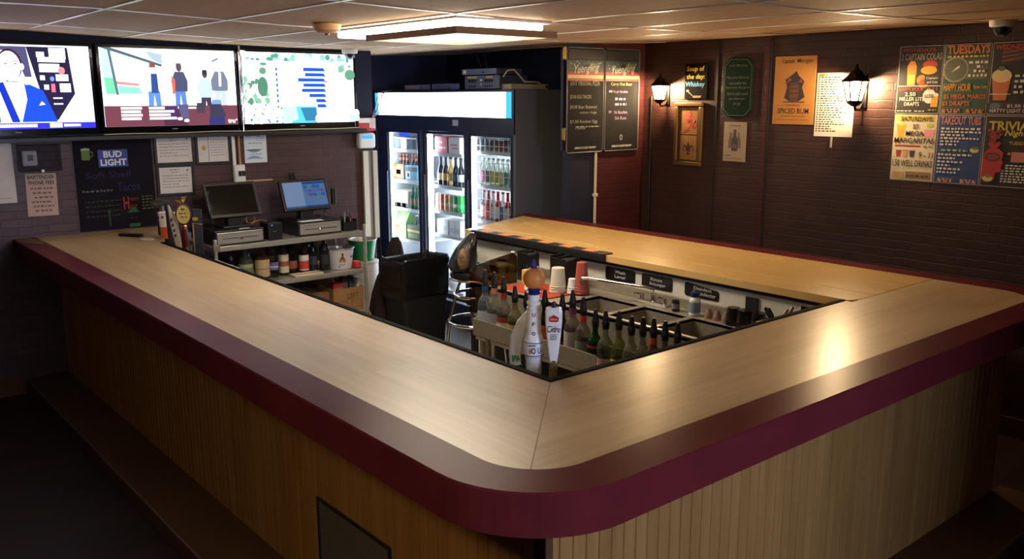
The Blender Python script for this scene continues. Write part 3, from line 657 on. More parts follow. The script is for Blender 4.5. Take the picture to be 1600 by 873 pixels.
t = thing('door_hinge', 'upper brass hinge at the edge of the chalkboard nearest the cooler', 'hinge', (2.712, YS, 2.27)); MB().box(-.012, .006, -.02, .0, 0, .085).build('leaf', m_brass, t, bevel=.001); MB().lathe([(.006, -.005), (.006, .09)], (-.003, -.022, 0), 10).build('pin', m_brass, t)
dup(t, (2.708, YS, 1.68), 'lower brass hinge at the edge of the chalkboard nearest the cooler')
hb = MB(); hb.box(2.70, 2.80, YS + .0, YS + .02, 1.6, 2.34); tag(hb.build('board_batten', m_navyblack), 'dark batten behind the chalkboard nearest the cooler', 'batten')
t = thing('conduit_pipe', 'pale vertical conduit pipe below the chalkboards', 'pipe', (3.045, YS, .3)); MB().lathe([(.011, 0), (.011, 1.29)], (0, -.014, 0), 12).build('pipe', m_cream, t); MB().box(-.02, .02, -.028, -.001, .93, .955).build('clamp', m_cream, t, bevel=.003)
# ------------------------------------------------------------------ wall lanterns
m_pane = None
def lantern(loc, rz, label, sc):
    t = thing('wall_lantern', label, 'lantern', loc, rz, 'black wall lanterns with lit panes'); t.scale = (sc, sc, sc)
    D = -.135; blk = mat((20, 17, 15), .35, .3)
    MB().box(-.03, .03, -.018, 0, -.14, .10).build('wall_plate', blk, t, bevel=.006)
    MB().tube([(0, -.015, -.10), (0, -.06, -.15), (0, -.11, -.15), (0, D, -.115)], .010).tube([(0, -.015, .04), (0, -.06, .10), (0, -.09, .105)], .008).build('bracket', blk, t)
    f = MB(); n = 6
    def hexr(r, z): return [(r * math.cos(2 * PI * k / n + PI / 6), D + r * math.sin(2 * PI * k / n + PI / 6), z) for k in range(n)]
    b0, b1 = hexr(.052, -.085), hexr(.088, .06)
    for k in range(n): f.tube([b0[k], b1[k]], .0055, 0, 6)
    for k in range(n): f.tube([b0[k], b0[(k + 1) % n]], .005, 0, 6); f.tube([b1[k], b1[(k + 1) % n]], .006, 0, 6)
    f.lathe([(.02, -.125), (.056, -.10), (.058, -.085), (.03, -.083)], (0, D, 0), 18); f.build('cage', blk, t)
    rf = MB(); rf.lathe([(.104, .058), (.096, .068), (.064, .095), (.046, .118), (.042, .13), (.02, .142), (.012, .165), (.015, .172), (.004, .185)], (0, D, 0), 24, cap=False); rf.build('roof', blk, t)
    gl = MB()
    for k in range(n): gl.add([b0[k], b0[(k + 1) % n], b1[(k + 1) % n], b1[k]], [(0, 1, 2, 3)])
    global m_pane
    if m_pane is None:
        m_pane = bpy.data.materials.new('frosted_lit_pane'); m_pane.use_nodes = True; nt = m_pane.node_tree; nt.nodes.clear()
        a_ = nt.nodes.new('ShaderNodeBsdfTransparent'); e_ = nt.nodes.new('ShaderNodeEmission'); ad = nt.nodes.new('ShaderNodeAddShader'); o_ = nt.nodes.new('ShaderNodeOutputMaterial')
        a_.inputs[0].default_value = (.8, .78, .72, 1); e_.inputs[0].default_value = lin((255, 214, 150)); e_.inputs[1].default_value = 14.0
        nt.links.new(a_.outputs[0], ad.inputs[0]); nt.links.new(e_.outputs[0], ad.inputs[1]); nt.links.new(ad.outputs[0], o_.inputs[0])
    gl.build('glass_panes', m_pane, t)
    MB().sphere((0, D, -.02), .022, n=12).lathe([(.012, -.075), (.012, -.04)], (0, D, 0), 10).build('bulb', glow((255, 206, 140), 40), t)
    L_ = bpy.data.lights.new('lantern_light', 'POINT'); L_.energy = LANTERN_W; L_.color = (1, .70, .40); L_.shadow_soft_size = .025
    o = bpy.data.objects.new('lantern_light', L_); COL.objects.link(o); o.parent = t; o.location = (0, D, .02)
    return t
lantern((XR, 2.59, 2.037), RZ, 'lit black wall lantern in the corner beside the chalkboards', .74)
lantern((XR, .95, 2.04), RZ, 'lit black wall lantern between the white price list and the weekly posters', .86)
tag(MB().lathe([(.009, .0), (.009, 2.0)], (XR - .014, 2.745, 0), 10).build('corner_conduit', mat((26, 22, 22), .5)), 'thin dark conduit running down the wall below the corner lantern', 'pipe')
# ------------------------------------------------------------------ right wall: signs and posters
def wall_thing(name, label, cat, ya, yb, z0, z1, group=None, tilt=0., off=.001):
    t = thing(name, label, cat, (XR - off, (ya + yb) / 2, (z0 + z1) / 2), RZ, group)
    return t, abs(ya - yb) / 2, abs(z1 - z0) / 2
t, w_, h_ = wall_thing('tin_sign', 'orange rum poster sign with dark lettering beside the lit price list', 'sign', 1.625, 1.302, 1.805, 2.268)
MB().box(-w_, w_, -.004, 0, -h_, h_).build('plate', noisy('orange_tin', (172, 120, 64), (186, 134, 78), 4, .6, .2), t, bevel=.002)
c = MB(); y = -.0046
put_text(c, 'Captain', -w_ * .66, -w_ * .06, h_ * .76, h_ * .92, y, 0, .006, .1); put_text(c, 'Morgan', w_ * .08, w_ * .82, h_ * .76, h_ * .92, y, 0, .006, .1)
put_text(c, 'ORIGINAL', -w_ * .35, w_ * .35, -h_ * .46, -h_ * .40, y, 1); c.rect(-w_ * .8, -w_ * .42, -h_ * .44, -h_ * .432, y, 1); c.rect(w_ * .42, w_ * .8, -h_ * .44, -h_ * .432, y, 1)
put_text(c, 'SPICED RUM', -w_ * .75, w_ * .75, -h_ * .68, -h_ * .52, y, 0, .01); c.rect(-w_ * .8, w_ * .8, -h_ * .86, -h_ * .852, y, 1)
r_ = random.Random(1); marks(c, -w_ * .6, w_ * .6, -h_ * .76, .005, y, 1, rnd=r_)
c.build('lettering', [mat((58, 34, 22), .6), mat((110, 66, 34), .6)], t)
c = MB()                                               # plain still life of a barrel and dark cloth in place of the printed figure
c.flat([(-.075, -.05), (-.03, -.075), (.04, -.072), (.085, -.045), (.06, .02), (.075, .06), (.03, .10), (.012, .13), (-.02, .105), (-.07, .075), (-.055, .02)], y, 1)
c.flat([(-.03, -.07), (.03, -.07), (.038, -.03), (.038, .01), (.03, .05), (-.03, .05), (-.038, .01), (-.038, -.03)], y - .0006, 0)
for z in (-.055, -.02, .012, .04): c.rect(-.036, .036, z - .003, z + .003, y - .0012, 1)
c.disc(0, -.003, .006, y - .0016, 2, 10); c.flat([(-.06, .05), (-.02, .07), (-.045, .09)], y - .0006, 2); c.flat([(.03, .06), (.065, .05), (.05, .075)], y - .0006, 2)
c.rect(-.08, .085, -.082, -.074, y - .0008, 0)
c.build('printed_picture', [mat((96, 58, 38), .6), mat((46, 42, 52), .6), mat((132, 66, 40), .6)], t)

t, w_, h_ = wall_thing('price_list', 'long white price list on the wall beside the orange rum sign', 'notice', 1.292, 1.013, 1.732, 2.15)
MB().box(-w_, w_, -.002, 0, -h_, h_).build('paper', m_paper, t)
c = MB(); r_ = random.Random(11)
for k in range(24):
    z = h_ * .84 - k * h_ * 1.76 / 24; c.rect(-w_ * .93, -w_ * .84, z, z + .007, -.0024, 0); marks(c, -w_ * .78, w_ * (r_.uniform(-.3, .85)), z, .008, -.0024, 0, rnd=r_)
c.flat([(-w_ * .9, h_ * .97), (-w_ * .9, h_ * .88), (-w_ * .6, h_ * .9), (-w_ * .62, h_ * .97)], -.0024, 1); c.disc(-w_ * .5, h_ * .93, .008, -.0024, 2)
c.build('printing', [INK, mat((110, 150, 60), .7), mat((200, 150, 60), .7)], t)
tag(MB().lathe([(.008, 1.66), (.008, 1.735)], (XR - .010, 1.155, 0), 10).build('hanger_clip', mat((150, 150, 146), .4)), 'small pale clip below the white price list', 'clip')

t, w_, h_ = wall_thing('chalk_sign', 'small black sign with yellow and blue soup joke lettering above the framed fleur picture', 'sign', 2.414, 2.199, 1.977, 2.237)
MB().box(-w_, w_, -.014, 0, -h_, h_).build('board', mat((14, 14, 16), .9, 0, .08), t, bevel=.002)
c = MB(); y = -.0146
put_text(c, 'Soup of', -w_ * .85, w_ * .7, h_ * .52, h_ * .88, y, 0, .015, .08); put_text(c, 'the day:', -w_ * .85, w_ * .75, h_ * .08, h_ * .42, y, 0, .015, .08); put_text(c, 'Whiskey', -w_ * .92, w_ * .78, -h_ * .36, -h_ * .0, y, 1, .015, .1)
c.tube([(-w_ * .7, y, -h_ * .55), (-w_ * .5, y, -h_ * .66), (-w_ * .3, y, -h_ * .78)], .003, 2, 6); c.disc(-w_ * .72, -h_ * .52, .012, y - .001, 2, 12, .7); c.flat([(-w_ * .3, -h_ * .8), (w_ * .55, -h_ * .8), (w_ * .4, -h_ * .92), (-w_ * .18, -h_ * .92)], y - .001, 3)
c.build('lettering', [mat((226, 190, 50), .7), mat((70, 160, 205), .7), mat((214, 170, 110), .7), mat((190, 96, 40), .7)], t)

t, w_, h_ = wall_thing('framed_picture', 'tall gilt-framed picture of a flower over a dark fleur-de-lis', 'picture', 2.497, 2.226, 1.468, 1.955)
f = MB(); k = .034
for (x0, x1, z0, z1) in ((-w_, w_, h_ - k, h_), (-w_, w_, -h_, -h_ + k), (-w_, -w_ + k, -h_ + k, h_ - k), (w_ - k, w_, -h_ + k, h_ - k)): f.box(x0, x1, -.03, 0, z0, z1)
f.build('frame', m_gold, t, bevel=.008, seg=2)
f = MB(); k2 = .05
for (x0, x1, z0, z1) in ((-w_ + k, w_ - k, h_ - k2, h_ - k), (-w_ + k, w_ - k, -h_ + k, -h_ + k2), (-w_ + k, -w_ + k2, -h_ + k2, h_ - k2), (w_ - k2, w_ - k, -h_ + k2, h_ - k2)): f.box(x0, x1, -.018, 0, z0, z1)
f.build('inner_liner', mat((58, 42, 26), .5), t)
MB().box(-w_ + k2, w_ - k2, -.010, 0, -h_ + k2, h_ - k2).build('canvas', noisy('tan_canvas', (128, 90, 52), (146, 108, 68), 7, .8, .1), t)
c = MB(); y = -.0106; wi = w_ - k2; hi = h_ - k2
for k in range(7): c.rect(-wi + 2 * wi * k / 7 + .004, -wi + 2 * wi * k / 7 + .012, -hi, -.02, y, 0)
c.rect(-wi, wi, -.008, .0, y, 1)
r_ = random.Random(12)
for k in range(16): c.disc(.02 + r_.uniform(-.035, .035), hi * .55 + r_.uniform(-.04, .05), r_.uniform(.012, .024), y - .0004 - .0002 * k, 2 if k % 2 else 3, 9)
for k in range(5): c.disc(-.03 + r_.uniform(-.02, .03), hi * .16 + r_.uniform(-.02, .02), .012, y - .0004 - .0002 * k, 3, 8)
zc = -hi * .55
c.flat([(-.008, zc - .03), (.008, zc - .03), (.014, zc + .02), (.0, zc + .05), (-.014, zc + .02)], y - .0006, 1)
for s_ in (1, -1):
    pts = [(s_ * a, zc + b) for a, b in ((.006, -.012), (.018, -.006), (.03, .012), (.044, .008), (.046, -.008), (.036, -.014), (.044, -.026), (.052, -.008), (.048, .018), (.032, .026), (.016, .012))]
    c.flat(pts if s_ > 0 else pts[::-1], y - .0006, 1)
    c.flat([(s_ * .0, zc - .03), (s_ * .02, zc - .045), (s_ * .012, zc - .052), (0, zc - .045)][:: s_], y - .0006, 1)
c.rect(-.024, .024, zc - .018, zc - .010, y - .0009, 1)
c.build('painting', [mat((128, 92, 54), .7), mat((44, 34, 28), .6), mat((176, 72, 52), .7), mat((140, 52, 44), .7)], t)

t, w_, h_ = wall_thing('plaque', 'dark green plaque with cut corners and faded blessing lettering', 'plaque', 2.052, 1.800, 1.85, 2.27)
kk = .045
oc = lambda w, h, kk: [(-w + kk, -h), (w - kk, -h), (w, -h + kk), (w, h - kk), (w - kk, h), (-w + kk, h), (-w, h - kk), (-w, -h + kk)]
MB().prism(oc(w_, h_, kk), 0, -.014, 'y').build('board', mat((20, 42, 32), .85, 0, .1), t, bevel=.003)
f = MB(); o1, o2 = oc(w_ - .008, h_ - .008, kk), oc(w_ - .014, h_ - .014, kk)
for i in range(8): f.poly([(o1[i][0], -.0145, o1[i][1]), (o1[(i + 1) % 8][0], -.0145, o1[(i + 1) % 8][1]), (o2[(i + 1) % 8][0], -.0145, o2[(i + 1) % 8][1]), (o2[i][0], -.0145, o2[i][1])])
f.build('border_line', mat((40, 72, 54), .5), t)
c = MB()
for s_, wd, z in (('Irish Blessing', .6, .68), ('May your blessings', .78, .28), ('outnumber the', .6, .10), ('shamrocks that grow', .82, -.06), ('And trouble avoid', .72, -.26), ('you wherever', .56, -.44), ('you go', .26, -.62)): put_text(c, s_, -w_ * wd, w_ * wd, h_ * z, h_ * (z + .11), -.0146, 0)
c.build('lettering', mat((78, 96, 76), .6), t)

t, w_, h_ = wall_thing('tin_sign', 'small cream tin sign with a drawing of three bottles, below the green plaque', 'sign', 2.036, 1.837, 1.524, 1.812, tilt=.01)
MB().box(-w_, w_, -.004, 0, -h_, h_).build('plate', mat((158, 142, 122), .5), t, bevel=.002)
c = MB(); r_ = random.Random(14)
def flat_bottle(c, x, z, s, m, y): c.flat([(x + a * s, z + b * s) for a, b in ((-.022, 0), (.022, 0), (.022, .07), (.009, .10), (.009, .135), (-.009, .135), (-.009, .10), (-.022, .07))], y, m)
flat_bottle(c, -.035, -.045, .85, 1, -.0046); flat_bottle(c, .035, -.045, .85, 1, -.0046); flat_bottle(c, 0, -.065, 1.15, 0, -.005); c.rect(-.02, .02, -.045, -.02, -.0056, 1)
marks(c, -w_ * .5, w_ * .5, h_ * .8, .006, -.0046, 0, rnd=r_); marks(c, -w_ * .85, -w_ * .3, -h_ * .72, .009, -.0046, 0, rnd=r_); marks(c, -w_ * .7, w_ * .8, -h_ * .86, .005, -.0046, 1, rnd=r_)
c.build('printing', [mat((60, 52, 62), .6), mat((104, 88, 84), .6)], t)

# ---- the board of six weekly posters (each sheet a thing)
CY0 = [.733, .456, .181, -.094]; ZS = [2.300, 1.888, 1.474]
def poster(col, row, label, bg, draw):
    y0, y1 = CY0[col], CY0[col + 1]; z1, z0 = ZS[row], ZS[row + 1]
    t, w, h = wall_thing('poster', label, 'poster', y0 - .003, y1 + .003, z0 + .003, z1 - .003, 'weekly specials posters in a grid')
    MB().box(-w, w, -.003, 0, -h, h).build('sheet', mat((206, 198, 186), .55), t)
    mb = MB(); cols = []
    def ci(c):
        if c not in cols: cols.append(c)
        return cols.index(c)
    L = [0]
    def R(c, u0, u1, v0, v1): L[0] += 1; mb.rect(-w + 2 * w * u0, -w + 2 * w * u1, -h + 2 * h * v0, -h + 2 * h * v1, -.0032 - .00012 * L[0], ci(c), .0002)
    def Tx(c, s, u0, u1, v0, v1, b=.015, sh=0.): put_text(mb, s, -w + 2 * w * u0, -w + 2 * w * u1, -h + 2 * h * v0, -h + 2 * h * v1, -.0062, ci(c), b, sh)
    def Mk(c, u0, u1, v, hh=.007): marks(mb, -w + 2 * w * u0, -w + 2 * w * u1, -h + 2 * h * v, hh, -.006, ci(c), rnd=random.Random(int(v * 1000)))
    def Di(c, u, v, r, sc=1.): L[0] += 1; mb.disc(-w + 2 * w * u, -h + 2 * h * v, r, -.0032 - .00012 * L[0], ci(c), 16, sc, .0002)
    def Po(c, pts): L[0] += 1; mb.flat([(-w + 2 * w * u, -h + 2 * h * v) for u, v in pts], -.0032 - .00012 * L[0], ci(c), .0002)
    R(bg, .012, .988, .008, .992); draw(R, Tx, Mk, Di, Po); mb.build('printing', [mat(c, .5) for c in cols], t)
WHT = (226, 220, 206); ORG = (206, 116, 66); YEL = (214, 180, 60); BLK = (30, 26, 24)
def pm(R, T, K, D, P):
    T((176, 66, 48), 'MONDAYS', .08, .82, .915, .97); T((150, 138, 128), '3 CAPTAIN COLAS', .05, .97, .79, .89)
    P((206, 136, 40), [(.22, .42), (.40, .42), (.42, .70), (.36, .78), (.26, .78), (.20, .70)]); P((238, 190, 70), [(.24, .44), (.38, .44), (.39, .58), (.23, .58)]); D((176, 60, 30), .72, .72, .045, .6); D((220, 160, 40), .70, .64, .05, .5); D((196, 130, 50), .55, .50, .03); D((150, 84, 40), .6, .44, .03)
    R((40, 34, 30), .62, .97, .44, .56); T(WHT, 'Captain', .66, .92, .50, .545, .01); T(WHT, 'and Cola', .68, .92, .45, .485, .01)
    R(WHT, .0, 1, .405, .415); T((190, 70, 50), 'HAPPY HOUR', .06, .62, .34, .39); T((190, 70, 50), '9-11', .70, .92, .34, .39)
    T(WHT, '2.50', .2, .45, .26, .32); T(WHT, 'MILLER LITE', .08, .66, .19, .245); T(WHT, 'DRAFTS', .2, .55, .115, .17)
    D(WHT, .76, .26, .04, 1.1); T((40, 60, 110), 'LITE', .66, .86, .235, .285); P((214, 160, 50), [(.80, .10), (.96, .10), (.97, .27), (.82, .27)]); D((230, 220, 200), .89, .28, .022, .5)
    K(WHT, .04, .4, .03); K(WHT, .45, .68, .03); K(YEL, .76, .95, .05)
def pt(R, T, K, D, P):
    T(ORG, 'TUESDAYS', .06, .97, .86, .985, .03); R((58, 92, 60), .03, .97, .80, .84); K(YEL, .08, .95, .81, .012)
    R((92, 92, 78), .03, .97, .50, .78); D((150, 146, 128), .27, .64, .075); D((92, 92, 78), .27, .64, .066); P((210, 205, 190), [(.18, .60), (.34, .66), (.36, .70), (.30, .68)])
    for k, (a_, b_) in enumerate(((.55, .97), (.72, .84), (.66, .9), (.55, .97))): K(WHT, a_, b_, .72 - .062 * k, .016)
    T((214, 150, 50), 'HAPPY HOUR', .05, .64, .33, .44, .02); T((214, 150, 50), '9pm-1am', .68, .98, .35, .42, .01)
    T((210, 100, 60), '$5 MEGA MARGS', .06, .97, .21, .285, .02); T((210, 100, 60), '$3 DRAFTS', .04, .64, .11, .185, .02); K(ORG, .05, .45, .05, .012); K(ORG, .05, .45, .02, .012); K(ORG, .58, .95, .05, .012); K(ORG, .58, .95, .02, .012)
def pw(R, T, K, D, P):
    T((190, 74, 52), 'WEDNESDAYS', .05, 1.0 - .04, .90, .97, .02)
    for k in range(7): P((150, 92, 60) if k % 2 else (90, 54, 44), [(.2, .70 + .03 * k), (.95, .80 + .022 * k), (.95, .815 + .022 * k), (.2, .715 + .03 * k)])
    P((204, 116, 66), [(.10, .20), (.36, .20), (.42, .50), (.04, .50)]); D((226, 206, 150), .23, .54, .055, .7); D((84, 110, 50), .22, .64, .02, .7); R(WHT, .02, .44, .28, .29)
    for k in range(4): K(WHT, .5, .95, .52 - .075 * k, .016)
    R((66, 44, 66), .0, 1, .02, .17); D((96, 110, 140), .16, .12, .03, .6); T(WHT, '$1.50 10oz', .4, .95, .095, .145, .01); T(WHT, 'NATTY LIGHT CANS', .06, .97, .03, .08, .01)
def ps(R, T, K, D, P):
    R((216, 190, 90), .05, .95, .90, .99); T((60, 52, 30), 'SATURDAYS', .16, .88, .90, .97, .02); P((226, 170, 60), [(.12, .64), (.24, .64), (.30, .86), (.06, .86)]); D((236, 196, 100), .18, .86, .03, .35); R((216, 150, 60), .165, .195, .55, .66)
    P((226, 150, 170), [(.74, .66), (.94, .66), (.97, .78), (.72, .78)]); D((180, 196, 90), .84, .84, .022, .6); T(BLK, '$5', .45, .58, .78, .86, .01); T(BLK, 'MEGA', .30, .72, .68, .755, .02); T(BLK, 'MARGARITAS', .04, .97, .57, .65, .02)
    R((170, 40, 50), .06, .66, .515, .54); K(INK_, .72, .95, .52, .008)
    for u, c in ((.16, (170, 50, 56)), (.32, (214, 160, 110)), (.48, (60, 54, 84))): P(c, [(u - .045, .36), (u + .045, .36), (u + .065, .46), (u - .065, .46)]); R((150, 120, 110), u - .07, u + .07, .45, .465)
    T(BLK, '9 - 11', .64, .97, .35, .44, .01); T(BLK, '1.50 WELL DRINKS', .03, .97, .215, .315, .01)
    R((196, 164, 110), .06, .32, .03, .13); R((150, 120, 84), .36, .95, .03, .14); K((90, 70, 40), .40, .92, .06, .014)
INK_ = (90, 80, 70)
def pk(R, T, K, D, P):
    T((206, 140, 120), 'TAKEOUT TUBS', .06, .93, .86, .98, .02)
    for k, b_ in enumerate((.94, .96, .6, .92, .5, .45)): K(WHT, .08, b_, .79 - .046 * k, .012)
    K((170, 200, 60), .12, .70, .475, .013); D((210, 196, 110), .84, .50, .026, .6); D((90, 120, 60), .86, .53, .018, .5)
    for k, b_ in enumerate((.8, .45, .62, .35, .6, .5)): K(WHT, .06, b_, .41 - .052 * k, .012)
    K((206, 150, 130), .10, .42, .05, .012); K((206, 150, 130), .10, .42, .02, .012); K((206, 150, 130), .6, .95, .05, .012); K((206, 150, 130), .6, .95, .02, .012)
def pv(R, T, K, D, P):
    T(YEL, 'TRIVIA', .08, .90, .80, .925, .03); T((224, 214, 80), 'Night', .42, .86, .70, .80, .015, .3); T(YEL, 'TUESDAY', .52, .95, .60, .645, .01)
    for k in range(40):
        a = random.Random(k).uniform; D((170, 50, 54) if k % 2 else (110, 40, 44), .22 + a(-.17, .17) * (1 - k / 50), .80 - .0045 * k, .008, 1)
    P((176, 40, 46), [(.24, .50), (.31, .56), (.38, .62), (.32, .64), (.22, .60), (.14, .64), (.10, .60), (.18, .55)])
    P((180, 44, 50), [(.02, .10), (.30, .10), (.31, .20), (.42, .22), (.42, .30), (.46, .34), (.42, .38), (.44, .48), (.34, .54), (.16, .55), (.05, .48), (.02, .36)]); D((96, 40, 42), .22, .42, .045, .62); D((130, 60, 58), .22, .42, .034, .5)
    D((210, 190, 110), .16, .11, .03, .6); D((110, 130, 60), .17, .15, .02, .5); R((206, 130, 130), .60, .97, .36, .50); K(YEL, .52, .64, .46, .012)
    for k in range(7): K(WHT, .42 if k > 1 else .5, .96, .30 - .038 * k, .009)
poster(0, 0, 'mondays drinks poster, topmost beside the lantern glow', BLK, pm)
poster(1, 0, 'green tuesdays poster with orange happy hour lettering', (30, 78, 58), pt)
poster(2, 0, 'black wednesdays poster with a tall orange drink', (36, 28, 26), pw)
poster(0, 1, 'cream saturdays margaritas poster with three cups', (220, 208, 180), ps)
poster(1, 1, 'blue takeout tubs poster with white menu lines', (38, 66, 124), pk)
poster(2, 1, 'black trivia night poster with a red head silhouette', (34, 30, 30), pv)

# ------------------------------------------------------------------ ceiling fittings
def troffer(x, y, strength, label, box=False):
    t = thing('ceiling_light', label, 'ceiling light', (x, y, ceil_z(x, y) - .004), 0)
    f = MB(); a, b = .305, .61
    for (x0, x1, y0, y1) in ((-a, a, -b, -b + .03), (-a, a, b - .03, b), (-a, -a + .03, -b + .03, b - .03), (a - .03, a, -b + .03, b - .03)): f.box(x0, x1, y0, y1, -.012, .0)
    f.build('frame', m_white, t, bevel=.002)
    MB().box(-a + .03, a - .03, -b + .03, b - .03, -.045, -.003).build('lens', glow((255, 240, 214), strength), t, bevel=.008)
    return t
t = troffer(GX0 + .305, GY0 - .61, FLUO, 'lit fluorescent ceiling light over the bar with a hanging brown louvre')
q = MB(); x0, x1, y0, y1, z0, z1 = -.34, .30, -.66, .16, -.085, -.052
for (p0_, p1_, r0, r1) in ((x0, x1, y0, y0 + .03), (x0, x1, y1 - .03, y1), (x0, x0 + .03, y0 + .03, y1 - .03), (x1 - .03, x1, y0 + .03, y1 - .03)): q.box(p0_, p1_, r0, r1, z0, z1)
q.build('louvre_frame', mat((150, 116, 78), .5), t, bevel=.002)
q = MB()
for k in range(3): q.box(x0 + .03, x1 - .03, y0 + .03 + (k + 1) * .19, y0 + .045 + (k + 1) * .19, z0 + .004, z1)
q.build('louvre_bar', mat((196, 176, 150), .4), t)
troffer(-2.37, -.41, FLUO_FILL, 'added unseen fill ceiling light over the floor beside the bar')  # not in view, added to brighten the long bar front
def smoke(x, y, label):
    t = thing('smoke_detector', label, 'smoke detector', (x, y, ceil_z(x, y)))
    MB().lathe([(.01, -.052), (.045, -.05), (.07, -.035), (.078, -.012), (.078, -.004), (.07, 0)], (0, 0, 0), 28).build('body', mat((206, 160, 104), .5), t); MB().lathe([(.012, -.062), (.014, -.05)], (0, 0, 0), 14).build('sensor', mat((120, 90, 60), .5), t)
smoke(.52, 2.38, 'round tan smoke detector on the ceiling beside the lit fixture')
def dome(x, y, label, s=1.):
    t = thing('dome_camera', label, 'security camera', (x, y, ceil_z(x, y) - .002), 0, 'ceiling dome cameras')
    MB().lathe([(.052 * s, -.035), (.062 * s, -.03), (.064 * s, 0)], (0, 0, 0), 24).build('housing', m_white, t)
    MB().lathe([(.006 * s, -.08 * s), (.026 * s, -.073 * s), (.042 * s, -.055 * s), (.047 * s, -.034)], (0, 0, 0), 24, cap=False).build('clear_dome', glass((150, 160, 170), .2), t); MB().sphere((0, 0, -.045 * s), .022 * s, n=14).build('lens', m_blackg, t)
dome(1.79, 4.36, 'dome camera on the ceiling above the golf television'); dome(3.40, .06, 'dome camera on the ceiling above the weekly posters', 1.1)
t = thing('wall_bracket', 'small pale metal bracket on the navy wall above the cooler', 'bracket', (2.54, YB, 2.25)); MB().box(-.04, .01, -.02, 0, 0, .13).build('plate', mat((120, 118, 116), .4), t, bevel=.003); MB().tube([(.01, -.02, .09), (.06, -.03, .09), (.07, -.03, .02), (.03, -.03, .0)], .008).build('hook', mat((90, 88, 90), .4), t)
# ------------------------------------------------------------------ glass-door cooler against the alcove
FX, FY, FD, FH = 2.68, 5.485, .62, 2.055
fr = thing('beverage_cooler', 'tall black three-door glass beverage cooler with a bright white lightbox header', 'cooler', (FX, FY, 0), RZ)
navyb = mat((30, 35, 54), .35)
m_in = mat((150, 154, 158), .5)
c = MB(); WF = 2.11
c.box(0, .03, .012, FD, 0, FH); c.box(WF - .03, WF, .012, FD, 0, FH); c.box(.03, WF - .03, FD - .03, FD, .1, FH); c.box(.03, WF - .03, .012, FD - .03, 1.80, FH); c.box(.03, WF - .03, .012, FD - .03, 0, .16)
c.build('cabinet', mat((92, 94, 100), .45), fr, bevel=.003)
c = MB(); c.box(.032, .034, .10, FD - .032, .16, 1.8); c.box(WF - .034, WF - .032, .10, FD - .032, .16, 1.8); c.box(.034, WF - .034, FD - .034, FD - .032, .16, 1.8); c.box(.034, WF - .034, .1, FD - .034, 1.796, 1.799)
c.build('liner', m_in, fr)
c = MB(); c.box(0, WF, -.004, .012, 1.70, 1.832); c.box(0, WF, -.004, .012, 2.036, FH); c.box(0, .03, -.004, .012, 1.832, 2.036); c.box(WF - .03, WF, -.004, .012, 1.832, 2.036)
c.build('header_frame', navyb, fr, bevel=.002)
MB().box(0, WF, -.004, .012, 0, .19).build('kick_panel', navyb, fr, bevel=.002)
MB().box(.03, WF - .03, -.002, .010, 1.832, 2.036).build('lightbox', glow((240, 250, 255), HEADER), fr)
for a, b in ((.03, .085), (WF - .10, WF - .03)): tag(MB().box(a, b, -.0035, -.002, 1.832, 2.036).build('lightbox_edge', glow((70, 185, 245), 1.5), fr), 'blue printed edge of the lightbox')
MB().box(1.29, 1.37, -.006, -.004, 1.755, 1.805).build('info_label', mat((190, 190, 196), .5), fr)
def cdoor(x0, x1, g0, g1, dy):
    d = MB(); d.box(x0, g0, dy, dy + .03, .19, 1.70); d.box(g1, x1, dy, dy + .03, .19, 1.70); d.box(g0, g1, dy, dy + .03, .19, .24); d.box(g0, g1, dy, dy + .03, 1.672, 1.70)
    o = d.build('door', navyb, fr, bevel=.003)
    MB().box(g0, g1, dy + .012, dy + .016, .24, 1.672).build('glass', m_door_glass, o)
    MB().box(g0 - .012, g0, dy - .012, dy, .6, 1.3).build('handle', mat((130, 134, 140), .3, .8), o, bevel=.002)
cdoor(.03, .76, .20, .715, .012); cdoor(.74, 1.44, .785, 1.375, .046); cdoor(1.43, 2.08, 1.495, 2.045, .012)
tube_m = glow((236, 246, 255), FRIDGE_TUBE)
for a, b, y in ((.08, .16, .085), (.60, .775, .13), (1.30, 1.425, .13)):
    MB().box(a, b, y, y + .015, .22, 1.66).build('light_strip', tube_m, fr, bevel=.004)
m_shelf = mat((200, 204, 206), .4)
bays = ((.02, .50), (.755, 1.20), (1.41, 1.93)); shelf_z = ((1.50, 1.20, .925, .62, .22), (1.49, 1.195, .96, .74, .22), (1.535, 1.245, .94, .60, .22))
for (b0_, b1_), zs in zip(bays, shelf_z):
    for z in zs:
        q = MB(); q.box(max(b0_, .036), b1_, .16, .56, z - .012, z); q.box(max(b0_, .036), b1_, .155, .162, z - .024, z + .008); q.build('shelf', m_shelf, fr, bevel=.001)
wr = MB()
for z, hh in ((1.535, .115), (1.245, .20), (.94, .19)):
    for k in range(9): x = 1.42 + .062 * k; wr.tube([(x, .150, z), (x, .150, z + hh)], .0035, 0, 6)
    for zz in (z + hh, z + hh * .45): wr.tube([(1.41, .150, zz), (1.93, .150, zz)], .003, 0, 6)
wr.build('wire_divider', m_white, fr)
def FW(x, y, z): return (FX + y, FY - x, z)
